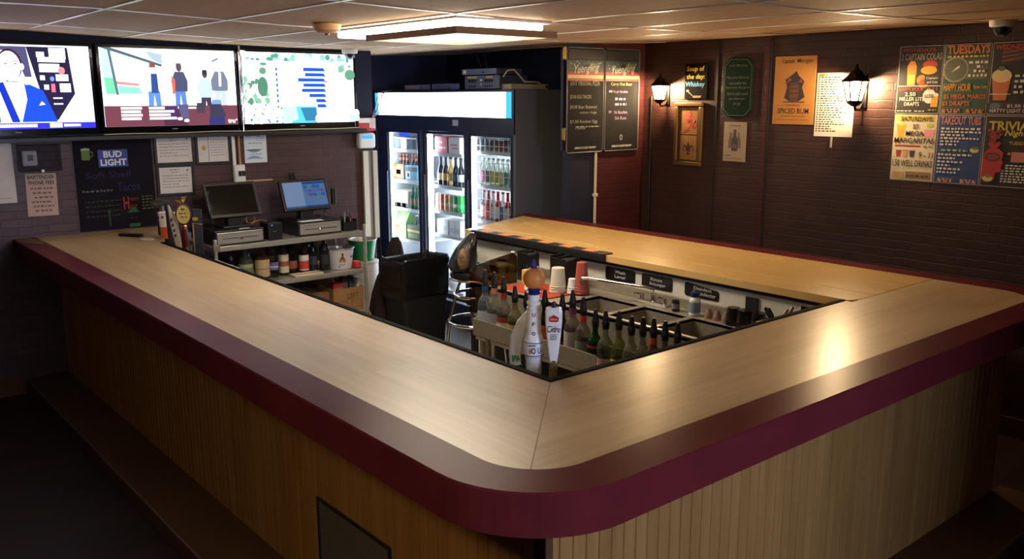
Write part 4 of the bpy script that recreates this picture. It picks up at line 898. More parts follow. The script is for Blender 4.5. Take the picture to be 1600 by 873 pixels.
# --- things in the cooler
BOT = [(.0285, 0), (.031, .006), (.031, .115), (.026, .142), (.0135, .172), (.012, .218), (.0135, .222), (.0135, .232)]
CAN = [(.026, 0), (.032, .006), (.032, .112), (.027, .120), (.026, .122)]
def bottle(name, label, cat, loc, prof, gl, lab=None, labz=(.05, .10), cap=None, n=14, liquid=None, group=None, sc=1., labr=None, capz=None):
    t = thing(name, label, cat, loc, 0, group)
    prof = [(r_ * sc, z_ * sc) for r_, z_ in prof]
    MB().lathe(prof, n=n).build('bottle_body', gl, t)
    rmax = max(r_ for r_, z_ in prof)
    if liquid:
        col, zt = liquid; zt *= sc; pts = [(0, .005)]
        pr = []
        for (r0, z0), (r1, z1) in zip(prof, prof[1:]):
            pr.append((r0 * .93, max(z0, .005)))
            if z1 >= zt:
                k = (zt - z0) / max(z1 - z0, 1e-6); pr.append(((r0 + (r1 - r0) * max(0, k)) * .93, zt)); break
        MB().lathe(pr, n=n).build('liquid', col, t)
    if lab:
        z0, z1 = labz; rr = (labr or rmax) + .0006
        labs = lab if isinstance(lab, list) else [(lab, z0, z1)]
        for i, (m_, a_, b_) in enumerate(labs): MB().lathe([(rr + .0003 * i, a_), (rr + .0003 * i, b_)], n=n, cap=False).build('label', m_, t)
    if cap:
        zc = prof[-1][1]; rc = prof[-1][0]; MB().lathe([(rc + .002, zc - .012 * sc), (rc + .002, zc + .003), (rc * .6, zc + .005)], n=n).build('cap', cap, t)
    return t
brown = mat((52, 28, 16), .15); dkgreen = mat((24, 74, 40), .15); greengl = glass((70, 150, 80), .1); dk = mat((28, 30, 32), .15)
ORD = ('first', 'second', 'third', 'fourth', 'fifth', 'sixth', 'seventh', 'eighth')
def carton(name, label, loc, w, d, h, m, m2=None, rz=RZ, handle=False, cat='carton', pics=None):
    t = thing(name, label, cat, loc, rz)
    MB().box(-w / 2, w / 2, 0, d, 0, h).build('box', m, t, bevel=.003)
    if handle:
        q = MB(); q.prism([(0, h - .002), (d, h - .002), (d / 2 + .012, h + .10), (d / 2 - .012, h + .10)], -w / 2 + .004, w / 2 - .004, 'x'); q.build('carrier_handle', m, t)
    if m2:
        q = MB()
        for (a, b, z0, z1, mi) in (pics or [(-.35, .35, .25, .7, 0)]): q.rect(a * w, b * w, z0 * h, z1 * h, -.001, mi)
        q.build('printing', m2 if isinstance(m2, list) else [m2], t)
    return t
# door nearest the back wall: clear tray, carriers, boxes
t = thing('clear_bin', 'clear plastic bin on the top shelf behind the first cooler door from the wall', 'bin', FW(.25, .17, 1.50), RZ)
q = MB(); q.box(-.2, .2, 0, .003, 0, .11); q.box(-.2, .2, .25, .253, 0, .11); q.box(-.2, -.197, 0, .25, 0, .11); q.box(.197, .2, 0, .25, 0, .11); q.box(-.2, .2, 0, .25, 0, .003); q.build('tray', glass((220, 226, 230), .12), t)
MB().box(-.2, .2, -.004, .004, .105, .115).build('rim', m_white, t)
tag(MB().prism([(-.05, 1.625), (.05, 1.625), (.04, 1.665), (-.04, 1.665)], 0, .06, 'y').build('cooler_lamp', glow((50, 80, 255), 1.6)), 'blue glowing lamp inside the cooler above the clear bin', 'lamp').location = FW(.14, .22, 0)
bpy.data.objects['cooler_lamp'].rotation_euler = (0, 0, RZ)
carton('bottle_carrier', 'brown six-pack carrier on the second cooler shelf, beside a blue one', FW(.13, .175, 1.20), .20, .13, .155, mat((112, 72, 46), .6), [mat((150, 100, 64), .6), mat((84, 50, 34), .6)], pics=[(-.4, .4, .2, .8, 0), (-.2, .2, .35, .65, 1)])
carton('bottle_carrier', 'light blue six-pack carrier with a round white emblem on the second cooler shelf', FW(.355, .175, 1.20), .22, .13, .15, mat((96, 160, 190), .6), [mat((70, 76, 88), .6), mat((220, 226, 228), .6)], pics=[(-.5, .5, .62, .9, 0), (-.38, -.08, .15, .62, 1), (-.31, -.15, .25, .5, 0)])
k = 0
for x in (.07, .13, .19, .29, .35, .41):
    bottle('beer_bottle', '%s brown bottle standing up out of the carriers on the second cooler shelf' % ORD[k], 'bottle', FW(x, .245, 1.215), [(r_ * .95, z_) for r_, z_ in BOT], brown, mat((170, 90, 70), .6), (.175, .20), mat((150, 70, 50), .4), n=10, labr=.0145, group='bottles in the carriers'); k += 1
carton('beer_box', 'white box with dark pictures on the third cooler shelf beside green bottles', FW(.16, .175, .925), .24, .15, .17, mat((214, 206, 186), .6), [mat((44, 42, 44), .6), mat((190, 150, 70), .6), mat((150, 140, 122), .6)], pics=[(-.5, .5, .0, .3, 0), (-.3, -.02, .05, .38, 1), (.08, .36, .05, .38, 1), (-.3, .3, .55, .8, 2)])
for k in range(3): bottle('beer_bottle', '%s green bottle with a red star beside the white box in the cooler' % ORD[k], 'bottle', FW(.33 + .065 * k, .21, .925), BOT, dkgreen, [(mat((40, 110, 60), .5), .04, .11), (mat((190, 50, 44), .5), .07, .09)], cap=mat((40, 120, 70), .4), n=12, group='green bottles in the cooler')
carton('bottle_carrier', 'green and orange carrier with an arched handle on the fourth cooler shelf', FW(.13, .175, .62), .22, .13, .16, mat((110, 150, 84), .6), [mat((206, 128, 60), .6), mat((180, 70, 50), .6)], handle=True, pics=[(-.5, .5, .35, .62, 0), (-.5, .2, .62, .8, 1)])
carton('bottle_carrier', 'yellow and dark carrier on the fourth cooler shelf beside the green one', FW(.37, .175, .62), .22, .13, .15, mat((84, 92, 70), .6), [mat((206, 190, 70), .6), mat((120, 140, 60), .6)], pics=[(-.5, .5, .55, .7, 0), (-.4, .3, .15, .45, 1)])
for k in range(2): bottle('beer_bottle', '%s dark bottle with a pale cap behind the yellow carrier in the cooler' % ORD[k], 'bottle', FW(.33 + .07 * k, .245, .63), BOT, dk, None, cap=mat((200, 196, 180), .4), n=10, group='bottles with pale caps in the cooler')
for k in range(3): bottle('beer_bottle', '%s brown bottle on the floor of the cooler behind the first door' % ORD[k], 'bottle', FW(.09 + .075 * k, .22, .22), BOT, brown, mat((190, 180, 160), .6), (.04, .10), mat((160, 60, 50), .4), n=10, group='bottles on the cooler floor')
carton('card_sign', 'white card with a red mark on the cooler floor', FW(.40, .18, .22), .12, .01, .15, m_white, [mat((200, 60, 90), .6)], cat='card', pics=[(-.15, .2, .4, .6, 0)])
# middle door
carton('beer_box', 'red and white box on the top shelf behind the middle cooler door', FW(.86, .175, 1.49), .19, .2, .155, mat((196, 44, 48), .55), [mat((236, 226, 226), .6)], cat='box', pics=[(-.45, .1, .62, .7, 0), (-.2, .35, .3, .4, 0), (-.48, -.40, .1, .9, 0)])
carton('beer_box', 'white box with faint red print on the top shelf behind the middle cooler door', FW(1.06, .175, 1.49), .17, .2, .15, mat((232, 228, 226), .55), [mat((214, 110, 110), .6)], cat='box', pics=[(-.3, .3, .5, .6, 0), (-.2, .35, .32, .4, 0)])
for k, (g_, l_) in enumerate(((dk, (220, 220, 216)), (brown, (200, 160, 70)), (glass((236, 214, 150), .1), (226, 196, 90)), (dk, (60, 66, 90)), (dk, (190, 190, 180)))):
    bottle('beer_bottle', '%s tall bottle on the second shelf behind the middle cooler door' % ORD[k], 'bottle', FW(.80 + .078 * k, .21, 1.195), [(r_ * 1.05, z_ * 1.12) for r_, z_ in BOT], g_, mat(l_, .5), (.05, .115), mat((40, 40, 40), .4), n=12, group='tall bottles behind the middle cooler door')
for k, c_ in enumerate(((230, 226, 220), (216, 120, 90), (220, 150, 84), (206, 180, 120), (36, 150, 60), (40, 160, 66))):
    t = thing('drink_can', '%s drink can from the wall side on the third shelf of the middle cooler door' % ORD[k], 'can', FW(.775 + .07 * k, .20, .96), 0, 'cans behind the middle cooler door')
    MB().lathe([(r_, z_ * 1.3) for r_, z_ in CAN], n=14).build('can_body', mat(c_, .3, .2), t); MB().lathe([(.0265, .157), (.026, .160), (.020, .158)], n=14).build('lid', m_steel, t)
    MB().lathe([(.0326, .05), (.0326, .08)], n=14, cap=False).build('label', mat(tuple(min(255, v + 30) for v in c_) if k % 2 else (240, 236, 230), .5), t)
carton('white_tub', 'white plastic tub on the fourth shelf behind the middle cooler door', FW(.86, .175, .74), .17, .16, .14, mat((236, 236, 234), .5), [mat((210, 212, 216), .5)], cat='tub', pics=[(-.4, .4, .3, .6, 0)])
for k in range(2): carton('milk_carton', '%s pale carton on the fourth shelf behind the middle cooler door' % ORD[k], FW(1.01 + .09 * k, .175, .74), .08, .1, .15, mat((220, 222, 222), .5), [mat((190, 196, 204), .5)], cat='carton', pics=[(-.4, .4, .2, .5, 0)])
t = thing('white_bag', 'crumpled white bag on the lowest shelf behind the middle cooler door', 'bag', FW(.95, .33, .22))
q = MB(); r_ = random.Random(20)
rg = [[(.15 * rr * (1 + r_.uniform(-.12, .12)) * math.cos(a * PI / 6), .14 * rr * (1 + r_.uniform(-.12, .12)) * math.sin(a * PI / 6), z) for a in range(12)] for rr, z in ((.9, 0), (1.1, .07), (1.05, .16), (.8, .25), (.4, .31), (.15, .33))]
for A, B in zip(rg, rg[1:]): q.add(A + B, [(i, (i + 1) % 12, 12 + (i + 1) % 12, 12 + i) for i in range(12)], 0, True)
q.add(rg[0], [tuple(range(11, -1, -1))]); q.add(rg[-1], [tuple(range(12))]); q.build('bag', mat((226, 224, 220), .6), t)
# door nearest the bar
for k, c_ in enumerate(((70, 80, 84), (110, 120, 122), (60, 66, 70), (120, 90, 80), (150, 60, 60), (90, 96, 100), (160, 164, 166))):
    bottle('mixer_bottle', '%s squat bottle from the wall on the top shelf, cooler door nearest the bar' % ORD[k], 'bottle', FW(1.445 + .066 * k, .21, 1.535), CAN, glass((200, 208, 210), .12), mat(c_, .5), (.012, .10), None, n=12, group='squat bottles on the top shelf nearest the bar')
cc = ((220, 130, 170), (60, 60, 80), (200, 180, 90), (190, 170, 60), (214, 206, 150), (90, 140, 160), (150, 170, 110))
for k, c_ in enumerate(cc):
    bottle('seltzer_bottle', '%s pale bottle from the wall on the second shelf, cooler door nearest the bar' % ORD[k], 'bottle', FW(1.445 + .066 * k, .21, 1.245), BOT, glass((220, 226, 216), .12), mat(c_, .5), (.03, .12), m_white, n=12, group='pale bottles on the second shelf nearest the bar')
for k, c_ in enumerate(((230, 226, 224), (196, 40, 44), (180, 190, 204), (224, 224, 224), (90, 110, 150), (210, 206, 204), (170, 60, 60))):
    bottle('soda_bottle', '%s bottle from the wall on the third shelf, cooler door nearest the bar' % ORD[k], 'bottle', FW(1.445 + .066 * k, .21, .94), [(r_ * .98, z_ * 1.1) for r_, z_ in BOT], glass((214, 190, 190) if k % 2 == 0 else (190, 60, 60), .1), mat(c_, .5), (.03, .13), mat((180, 60, 60), .4), n=12, group='bottles on the third shelf nearest the bar')
# --- devices on top of the cooler
def device(name, label, loc, w, d, h, body, face, knobs=0, cat='receiver'):
    t = thing(name, label, cat, loc, RZ); MB().box(0, w, .01, d, .008, h).build('case', body, t, bevel=.003); MB().box(0, w, 0, .01, .008, h).build('face_plate', face, t, bevel=.002)
    for a in (.03, w - .05):
        for b in (.03, d - .05): pass
    q = MB()
    for a in (.02, w - .04):
        for b in (.03, d - .05): q.box(a, a + .02, b, b + .02, 0, .008)
    q.build('foot', m_black, t); return t
silver = mat((120, 126, 150), .35, .5)
t = device('cable_box', 'small silver box on top of the cooler nearest the back wall', FW(.50, .03, FH), .40, .2, .05, m_black, silver); MB().box(.04, .24, -.001, 0, .015, .042).build('display', mat((150, 130, 130), .3), t); MB().box(.26, .275, -.002, 0, .018, .026).build('button', m_black, t)
t = device('cable_box', 'small blue-grey box on top of the cooler next to the amplifier', FW(.94, .03, FH), .40, .2, .055, m_black, mat((104, 112, 160), .35, .4)); MB().box(.04, .28, -.001, 0, .015, .044).build('display', mat((84, 88, 120), .3), t); MB().box(.25, .27, -.002, 0, .012, .022).build('button', m_black, t)
t = device('amplifier', 'blue-grey amplifier with dark switches on top of the cooler, under a slim receiver', FW(1.44, .02, FH), .46, .30, .115, mat((66, 68, 78), .4), mat((88, 98, 118), .4, .3))
q = MB()
for x in (.05, .09, .13, .27, .31, .35): q.box(x, x + .028, -.006, 0, .06, .085)
for x in (.06, .085, .11, .135, .27, .30, .33, .36): q.box(x, x + .012, -.004, 0, .022, .036)
q.build('switch', m_black, t); q = MB(); q.box(.04, .17, -.0012, 0, .093, .108); q.box(.29, .38, -.0012, 0, .093, .108); q.build('yellow_tape', mat((196, 176, 90), .6), t)
q = MB(); q.box(.21, .235, -.0012, 0, .07, .085); q.box(.21, .235, -.0012, 0, .04, .05); q.build('label', m_paper, t)
t = device('receiver', 'slim silver receiver stacked on the amplifier on top of the cooler', FW(1.40, .02, FH + .115), .46, .28, .055, mat((76, 78, 88), .4), mat((110, 120, 150), .35, .4)); MB().box(.02, .06, -.0012, 0, .018, .046).build('label', m_white, t); MB().box(.28, .30, -.003, 0, .018, .032).build('knob', m_black, t)
t = thing('router', 'flat cream router with a looped pale cable on top of the cooler', 'router', FW(1.97, .05, FH), 0)
MB().box(0, .40, -.045, .08, .0, .045).build('case', mat((178, 160, 130), .5), t, bevel=.006)
MB().box(.37, .39, -.048, -.044, .012, .034).build('port', m_black, t)
MB().tube([(-.02, .03, .10), (.0, -.0, .15), (.05, -.02, .155), (.12, -.02, .10), (.16, -.02, .062), (.30, -.02, .06), (.33, -.02, .05)], .006).build('cable', m_cream, t)
for i, (y0, z0, y1, z1) in enumerate(((FY - 1.45, 2.25, FY - 1.35, 2.38), (FY - 1.52, 2.24, FY - 1.47, 2.38))): tag(MB().tube([(FX + .2, y0, z0 - .03), (FX + .2, (y0 + y1) / 2, (z0 + z1) / 2 - .01), (FX + .2, y1, z1 + .01)], .002).build('wire', mat((70, 70, 80), .5)), ('thin grey wire rising from the receiver to the ceiling, nearer the back wall', 'thin grey wire rising from the receiver to the ceiling, nearer the chalkboards')[1 - i], 'wire', 'wires above the receiver')
for k in range(3): tag(MB().tube([(2.06, 4.50, 1.83), (2.2, 4.62 + .03 * k, 1.86 + .02 * k), (2.45, 4.95 + .05 * k, 1.95 + .02 * k), (2.665, 5.33 - .05 * k, 2.05), (2.72, 5.33 - .05 * k, 2.065)], .004).build('wire', mat((90, 92, 104), .5)), ('lowest', 'middle', 'highest')[k] + ' of the dark wires drooping from the alarm box to the cooler top', 'wire', 'wires between alarm box and cooler')
# ------------------------------------------------------------------ steel cart under the televisions
CYF, CYB, CXL, CXR = 4.02, 4.52, .44, 1.675
ct = thing('steel_cart', 'three-tier stainless steel cart against the brick wall under the televisions', 'cart', (CXL, CYF, 0))
CW, CDp = CXR - CXL, CYB - CYF
for z in (.955, .655, .315):
    q = MB(); q.box(0, CW, 0, CDp, z - .006, z); q.box(0, CW, 0, .012, z - .034, z + .002); q.box(0, CW, CDp - .012, CDp, z - .034, z + .012); q.box(0, .012, .012, CDp - .012, z - .034, z + .002); q.box(CW - .012, CW, .012, CDp - .012, z - .034, z + .002)
    q.build('shelf', m_steel, ct, bevel=.003)
for x in (.012, CW - .012):
    for y in (-.004, CDp - .016): 
        MB().lathe([(.014, .10), (.014, 1.005), (.010, 1.012)], (x, y, 0), 14).build('post', m_steel, ct)
        q = MB(); q.lathe([(.05, -.012), (.05, .012)], (x, y, .05), 18, ax=(1, 0, 0)); q.build('caster', m_rubber, ct)
MB().box(-.01, .04, -.03, -.006, .93, .975).build('corner_bumper', mat((120, 108, 92), .5), ct, bevel=.004)
MB().tube([(CW - .012, -.02, .33), (CW + .01, -.03, .27), (CW + .0, -.05, .22), (CW - .05, -.06, .20)], .010).build('push_rail', m_chrome, ct)
ZC = .957
def drawer(loc, w, d, label):
    t = thing('cash_drawer', label, 'cash drawer', loc, 0)
    MB().box(0, w, .004, d, 0, .105).build('case', m_black, t, bevel=.004); MB().box(.012, w - .012, -.004, .006, .01, .092).build('front_panel', m_steel, t, bevel=.003)
    q = MB(); q.box(.05, w * .46, -.006, -.0038, .046, .050); q.box(w * .54, w - .05, -.006, -.0038, .046, .050); q.build('media_slot', m_black, t)
    MB().lathe([(.012, 0), (.012, .006), (.006, .008)], (w / 2, -.004, .045), 14, ax=(0, -1, 0)).build('lock', m_chrome, t); return t
t = drawer((.475, 4.06, ZC), .37, .36, 'cash drawer with a steel front beneath the dark register screen'); MB().box(.19, .27, .02, .026, .1052, .112).build('badge', mat((190, 188, 184), .4), t)
drawer((1.135, 4.09, ZC), .37, .36, 'cash drawer with a steel front beneath the lit register screen')
def monitor(loc, w, h, label, pic, tilt=.42, rz=0.):
    t = thing('register_screen', label, 'monitor', loc, rz)
    R = Matrix.Rotation(-tilt, 4, 'X')
    def P(x, y, z): return tuple(R @ Vector((x, y, z)) + Vector((0, 0, .075)))
    T = lambda v: P(*v)
    MB().box(-w / 2, w / 2, .0, .03, 0, h, 0, T).build('case', m_black, t, bevel=.006)
    MB().box(-w / 2 + .022, w / 2 - .022, -.001, .002, .024, h - .022, 0, T).build('screen', m_blackg if not pic else glow((120, 160, 215), .42), t)
    if pic:
        q = MB(); r_ = random.Random(3); sw, sh = w - .044, h - .046
        def B(u0, u1, v0, v1, m): q.box(-sw / 2 + u0 * sw, -sw / 2 + u1 * sw, -.0022, -.0012, .024 + v0 * sh, .024 + v1 * sh, m, T)
        B(0, .45, .0, 1, 0); B(.47, 1, .9, .98, 1)
        for j in range(4):
            for i in range(5):
                if j < 3: B(.48 + .10 * i, .565 + .10 * i, .74 - .16 * j, .86 - .16 * j, (2, 3, 4, 5, 2, 3)[(i * 2 + j) % 6])
        B(.0, 1, .0, .06, 1); B(.56, .72, .42, .50, 6)
        q.build('screen_picture', [glow((150, 180, 225), .5), glow((60, 100, 180), .4), glow((60, 110, 210), .5), glow((110, 130, 200), .45), glow((90, 170, 190), .45), glow((130, 110, 190), .45), glow((190, 70, 80), .5)], t)
    q = MB(); q.box(-.06, .06, .02, .10, 0, .09); q.build('stand', m_black, t, bevel=.01); q = MB(); q.box(-.12, .12, -.04, .14, 0, .014); q.build('base', m_black, t, bevel=.006)
    return t
monitor((.70, 4.20, ZC + .105), .40, .27, 'large dark register screen on the steel-front cash drawer nearest the tap handles', False)
monitor((1.29, 4.21, ZC + .105), .40, .25, 'lit blue register screen on the cash drawer nearest the cooler', True, .36)
q = MB(); q.box(1.52, 1.56, 4.20, 4.25, ZC + .20, ZC + .33); 
t = thing('card_reader', 'small dark card reader on the side of the lit register screen', 'card reader', (1.52, 4.25, ZC + .20)); MB().box(0, .035, 0, .03, 0, .13).build('body', m_black, t, bevel=.006); MB().tube([(.0, .02, .02), (-.06, .03, -.05), (-.10, .03, -.095)], .006).build('mount', m_black, t)
t = thing('receipt_printer', 'black cube receipt printer with a blue light between the two cash drawers', 'printer', (.885, 4.08, ZC)); MB().box(0, .115, 0, .15, 0, .125).build('case', m_black, t, bevel=.006); MB().box(.028, .036, -.001, .001, .105, .112).build('light', glow((60, 110, 255), 2.5), t); MB().box(.04, .066, -.001, .001, .06, .065).build('badge', mat((120, 120, 124), .4), t); MB().box(.02, .095, .02, .03, .1245, .128).build('paper_slot', mat((40, 40, 42), .4), t)
tag(MB().box(1.17, 1.36, 4.10, 4.20, ZC + .1055, ZC + .1075).build('paper_slip', m_paper), 'white paper lying on the cash drawer below the lit screen', 'paper').rotation_euler = (0, 0, 0)
tag(MB().tube([(.83 + .035 * math.cos(a), 4.26, ZC + .145 + .035 * math.sin(a)) for a in [k * .5 for k in range(-2, 12)]] + [(.90, 4.25, ZC + .135), (.93, 4.2, ZC + .128)], .005).build('cord', mat((150, 118, 50), .5)), 'yellow looped cord between the dark screen and the receipt printer', 'cord')
tag(MB().tube([(.50, 4.2, 1.34), (.485, 4.2, 1.27), (.515, 4.19, 1.22), (.505, 4.2, 1.16), (.53, 4.22, 1.10), (.55, 4.28, ZC + .115)], .005).build('cord', mat((60, 62, 70), .5)), 'dark cord hanging beside the dark register screen', 'cord')
t = thing('pen_cup', 'black desk organiser holding pens at the cooler end of the cart', 'pen holder', (1.54, 4.12, ZC)); q = MB(); q.box(0, .12, 0, .004, 0, .07); q.box(0, .12, .096, .10, 0, .10); q.box(0, .004, .004, .096, 0, .085); q.box(.116, .12, .004, .096, 0, .085); q.box(.058, .062, .004, .096, 0, .08); q.box(.004, .116, .004, .096, 0, .004); q.build('organiser', m_black, t, bevel=.002)
for k, (x, c_, ln) in enumerate(((1.555, (40, 44, 60), .13), (1.575, (190, 186, 180), .14), (1.615, (60, 60, 64), .15), (1.635, (150, 150, 156), .145), (1.645, (170, 40, 40), .12))):
    t = thing('pen', ('dark blue', 'white', 'dark grey', 'silver', 'red')[k] + ' pen standing in the black organiser on the cart', 'pen', (x, 4.17, ZC + .005)); t.rotation_euler = (.12 - .06 * k, .1 * (k % 3 - 1), 0); MB().lathe([(.002, 0), (.0045, .012), (.0045, ln)], n=8).build('barrel', mat(c_, .4), t); MB().lathe([(.005, ln - .035), (.005, ln), (.003, ln + .004)], n=8).build('pen_cap', mat(tuple(int(v * .6) for v in c_), .4), t)
# bottles on the middle shelf
Z2 = .657
LIQ = [(.036, 0), (.039, .008), (.039, .155), (.034, .182), (.016, .205), (.014, .252), (.016, .255), (.016, .270)]
WID = [(.052, 0), (.056, .01), (.056, .13), (.05, .165), (.02, .195), (.016, .25), (.018, .252), (.018, .275)]
amber = mat((86, 46, 18), .15); clearb = m_clear; water = glass((225, 228, 222), .04)
def lab2(a, z0, z1, b=None, c0=0, c1=0): return [(mat(a, .6), z0, z1)] + ([(mat(b, .6), c0, c1)] if b else [])
specs = [
 ('wide rum bottle with a pale green label, nearest the dark screen', .735, 4.18, WID, glass((196, 204, 186), .12), lab2((150, 156, 120), .03, .13, (96, 112, 84), .06, .10), m_black, (glass((214, 206, 176), .04), .16)),
 ('dark squat bottle half hidden behind the rum bottle', .655, 4.26, LIQ, mat((34, 30, 34), .2), lab2((60, 52, 64), .05, .12), m_black, None),
 ('whiskey bottle with a tan handwritten-style label', .86, 4.17, WID, glass((180, 140, 100), .12), lab2((184, 158, 118), .02, .15, (150, 120, 84), .075, .085), m_black, (amber, .16)),
 ('clear vodka bottle with a violet band', .945, 4.16, LIQ, clearb, lab2((92, 92, 140), .06, .12, (190, 190, 206), .08, .09), mat((200, 202, 206), .4), (water, .17)),
 ('bottle with a cream label and brown seal', 1.05, 4.20, LIQ, glass((150, 140, 130), .12), lab2((210, 196, 170), .02, .16, (140, 90, 60), .07, .11), mat((150, 140, 136), .4), None),
 ('dark bottle with an orange badge', 1.13, 4.22, LIQ, glass((90, 74, 64), .12), lab2((136, 76, 50), .04, .10), m_black, (amber, .15)),
 ('bottle with a red and white label', 1.215, 4.19, LIQ, glass((130, 100, 90), .12), lab2((214, 206, 196), .02, .14, (190, 66, 48), .03, .095), mat((40, 34, 40), .4), (amber, .15)),
 ('slim dark wine bottle between the red label bottle and the white bucket', 1.30, 4.20, [(r_ * .9, z_ * 1.03) for r_, z_ in LIQ], dk, lab2((46, 48, 60), .05, .12), m_black, None),
 ('tall black bottle with a red neck foil beside the white bucket', 1.385, 4.17, [(r_ * 1.05, z_ * 1.05) for r_, z_ in LIQ], dk, lab2((36, 36, 44), .05, .13), mat((150, 70, 62), .4), None),
 ('dark bottle standing at the back behind the whiskey bottle', .80, 4.33, LIQ, mat((44, 36, 32), .2), lab2((110, 100, 84), .06, .13), m_black, None),
 ('clear bottle standing at the back behind the vodka bottle', 1.0, 4.34, LIQ, clearb, lab2((170, 166, 160), .06, .13), mat((180, 182, 190), .4), None),
 ('dark bottle standing at the back behind the orange badge bottle', 1.17, 4.33, LIQ, mat((40, 36, 40), .2), lab2((120, 110, 96), .06, .13), m_black, None),
 ('amber bottle standing at the back behind the slim wine bottle', 1.31, 4.34, [(r_, z_ * 1.03) for r_, z_ in LIQ], mat((90, 52, 24), .2), lab2((150, 130, 96), .06, .14), m_brass, None),
]
for lb, x, y, pr, gl, lab, cap, lq in specs:
    t = bottle('liquor_bottle', lb, 'bottle', (x, y, Z2), pr, gl, lab, cap=cap, n=18, liquid=lq, group='bottles on the middle shelf of the cart')
q = MB(); q.box(0, .24, 0, .11, 0, .012); o = tag(q.build('bottle_tray', m_cream, bevel=.003), 'thin pale tray in front of the red label bottle on the cart', 'tray'); o.location = (1.06, 4.035, Z2)
o = tag(MB().hexa([(0, 0, 0), (.42, .05, 0), (0, .2, 0), (.42, .2, 0), (0, 0, .003), (.42, .05, .003), (0, .2, .003), (.42, .2, .003)]).build('paper_sheet', mat((176, 164, 172), .7)), 'flat pale folder tucked under the top shelf above the bottles', 'folder'); o.location = (.86, 4.05, .914)
def bucket(label, loc, r0, r1, h, m, inner, handle=True):
    t = thing('ice_bucket', label, 'bucket', loc)
    MB().lathe([(r0, 0), (r0 + .001, .004), (r1, h - .004), (r1 + .005, h), (r1 - .002, h + .002), (r1 - .006, h - .004), (r0 - .004, .006), (0, .006)], n=32, ms=[0, 0, 1, 1, 1, 1, 1], cap=False).build('pail', [m, inner], t)
    MB().ring((0, 0, h), r1 + .004, .004, 0, 32, 6).build('rim', m_steel, t); return t
t = bucket('white beer bucket with a brown bottle picture on the cart shelf', (1.52, 4.17, Z2), .088, .112, .165, mat((206, 202, 204), .35), m_steel)
q = MB()
def wrap(mb, pts, m, r_of, a0, off=.0015):              # a flat drawing bent round a bucket; pts (arc length, height)
    mb.add([((r_of(z) + off) * math.sin(a0 + s / r_of(z)), -(r_of(z) + off) * math.cos(a0 + s / r_of(z)), z) for s, z in pts], [tuple(range(len(pts)))], m)
ro = lambda z: .088 + (.112 - .088) * z / .165
wrap(q, [(-.018, .055), (-.024, .07), (-.018, .09), (-.008, .105), (-.007, .135), (.007, .135), (.008, .105), (.018, .09), (.024, .07), (.018, .055)], 0, ro, -.30); wrap(q, [(-.016, .066), (.016, .066), (.014, .084), (-.014, .084)], 1, ro, -.30, .0022); wrap(q, [(-.006, .118), (.006, .118), (.006, .133), (-.006, .133)], 2, ro, -.30, .0022)
for k in range(6): wrap(q, [(-.022 + .008 * k, .036), (-.017 + .008 * k, .036), (-.017 + .008 * k, .042), (-.022 + .008 * k, .042)], 3, ro, -.30)
wrap(q, [(-.03, .02), (-.018, .02), (-.018, .028), (-.03, .028)], 3, ro, -.30); wrap(q, [(-.02, .09), (.0, .085), (.02, .09), (.02, .108), (.0, .114), (-.02, .108)], 4, ro, .62)
q.build('printing', [mat((120, 62, 34), .5), mat((186, 118, 60), .5), mat((90, 40, 30), .5), mat((80, 70, 76), .6), mat((60, 84, 150), .5)], t)
t = bucket('green metal bucket standing on a pale drum beyond the end of the cart', (1.835, 4.35, .66), .088, .118, .175, mat((26, 130, 66), .35), m_steel)
t = thing('plastic_drum', 'pale plastic drum under the green bucket beside the steel cart', 'drum', (1.835, 4.35, 0)); MB().lathe([(.12, 0), (.125, .01), (.128, .63), (.12, .64)], n=28).build('drum_body', mat((206, 200, 192), .45), t); MB().lathe([(.131, .635), (.133, .655), (.12, .659)], n=28).build('lid', mat((190, 186, 180), .45), t)
tag(MB().box(1.60, 1.65, 4.06, 4.13, Z2 + .001, Z2 + .055).build('red_tub', mat((206, 60, 52), .5), bevel=.008), 'small red and white tub beside the white bucket on the cart', 'tub')
# boxes and bottles on the lowest shelf
Z3 = .317
t = thing('cardboard_box', 'open cardboard box printed LEFT on the lowest cart shelf', 'box', (1.39, 4.06, Z3))
q = MB(); q.box(0, .27, 0, .004, 0, .19); q.box(0, .27, .26, .264, 0, .19); q.box(0, .004, .004, .26, 0, .19); q.box(.266, .27, .004, .26, 0, .19); q.box(.004, .266, .004, .26, 0, .004); q.build('carton', m_cardboard, t)
q = MB(); put_text(q, 'LEFT', .125, .225, .10, .145, -.0008, 0, .01)
for x0 in (.035, .165): q.rect(x0, x0 + .085, .03, .033, -.0008, 0); q.rect(x0, x0 + .085, .085, .088, -.0008, 0); q.rect(x0, x0 + .003, .03, .088, -.0008, 0); q.rect(x0 + .082, x0 + .085, .03, .088, -.0008, 0)
q.build('printing', mat((92, 66, 44), .7), t)
for lb, x, y, a_, b_, c_ in (('red and green packet poking out of the cardboard box', .03, .05, .09, .22, (170, 60, 50)), ('black carton leaning in the cardboard box', .09, .06, .045, .27, (26, 26, 28)), ('tan carton standing in the cardboard box', .14, .07, .03, .28, (172, 120, 70)), ('dark can standing in the cardboard box', .185, .08, .04, .26, (36, 44, 40)), ('white booklet leaning in the cardboard box', .225, .06, .03, .25, (214, 210, 204))):
    o = thing('packet', lb, 'packet', (1.39 + x, 4.06 + y, Z3 + .005)); o.rotation_euler = (0, .12 if 'lean' in lb else 0, 0); MB().box(0, a_, 0, .08, 0, b_).build('body', mat(c_, .5), o, bevel=.004); MB().box(.006, a_ - .006, -.001, .0005, b_ * .62, b_ * .85).build('label', mat(tuple(min(255, int(v * .6 + 80)) for v in c_), .5), o)
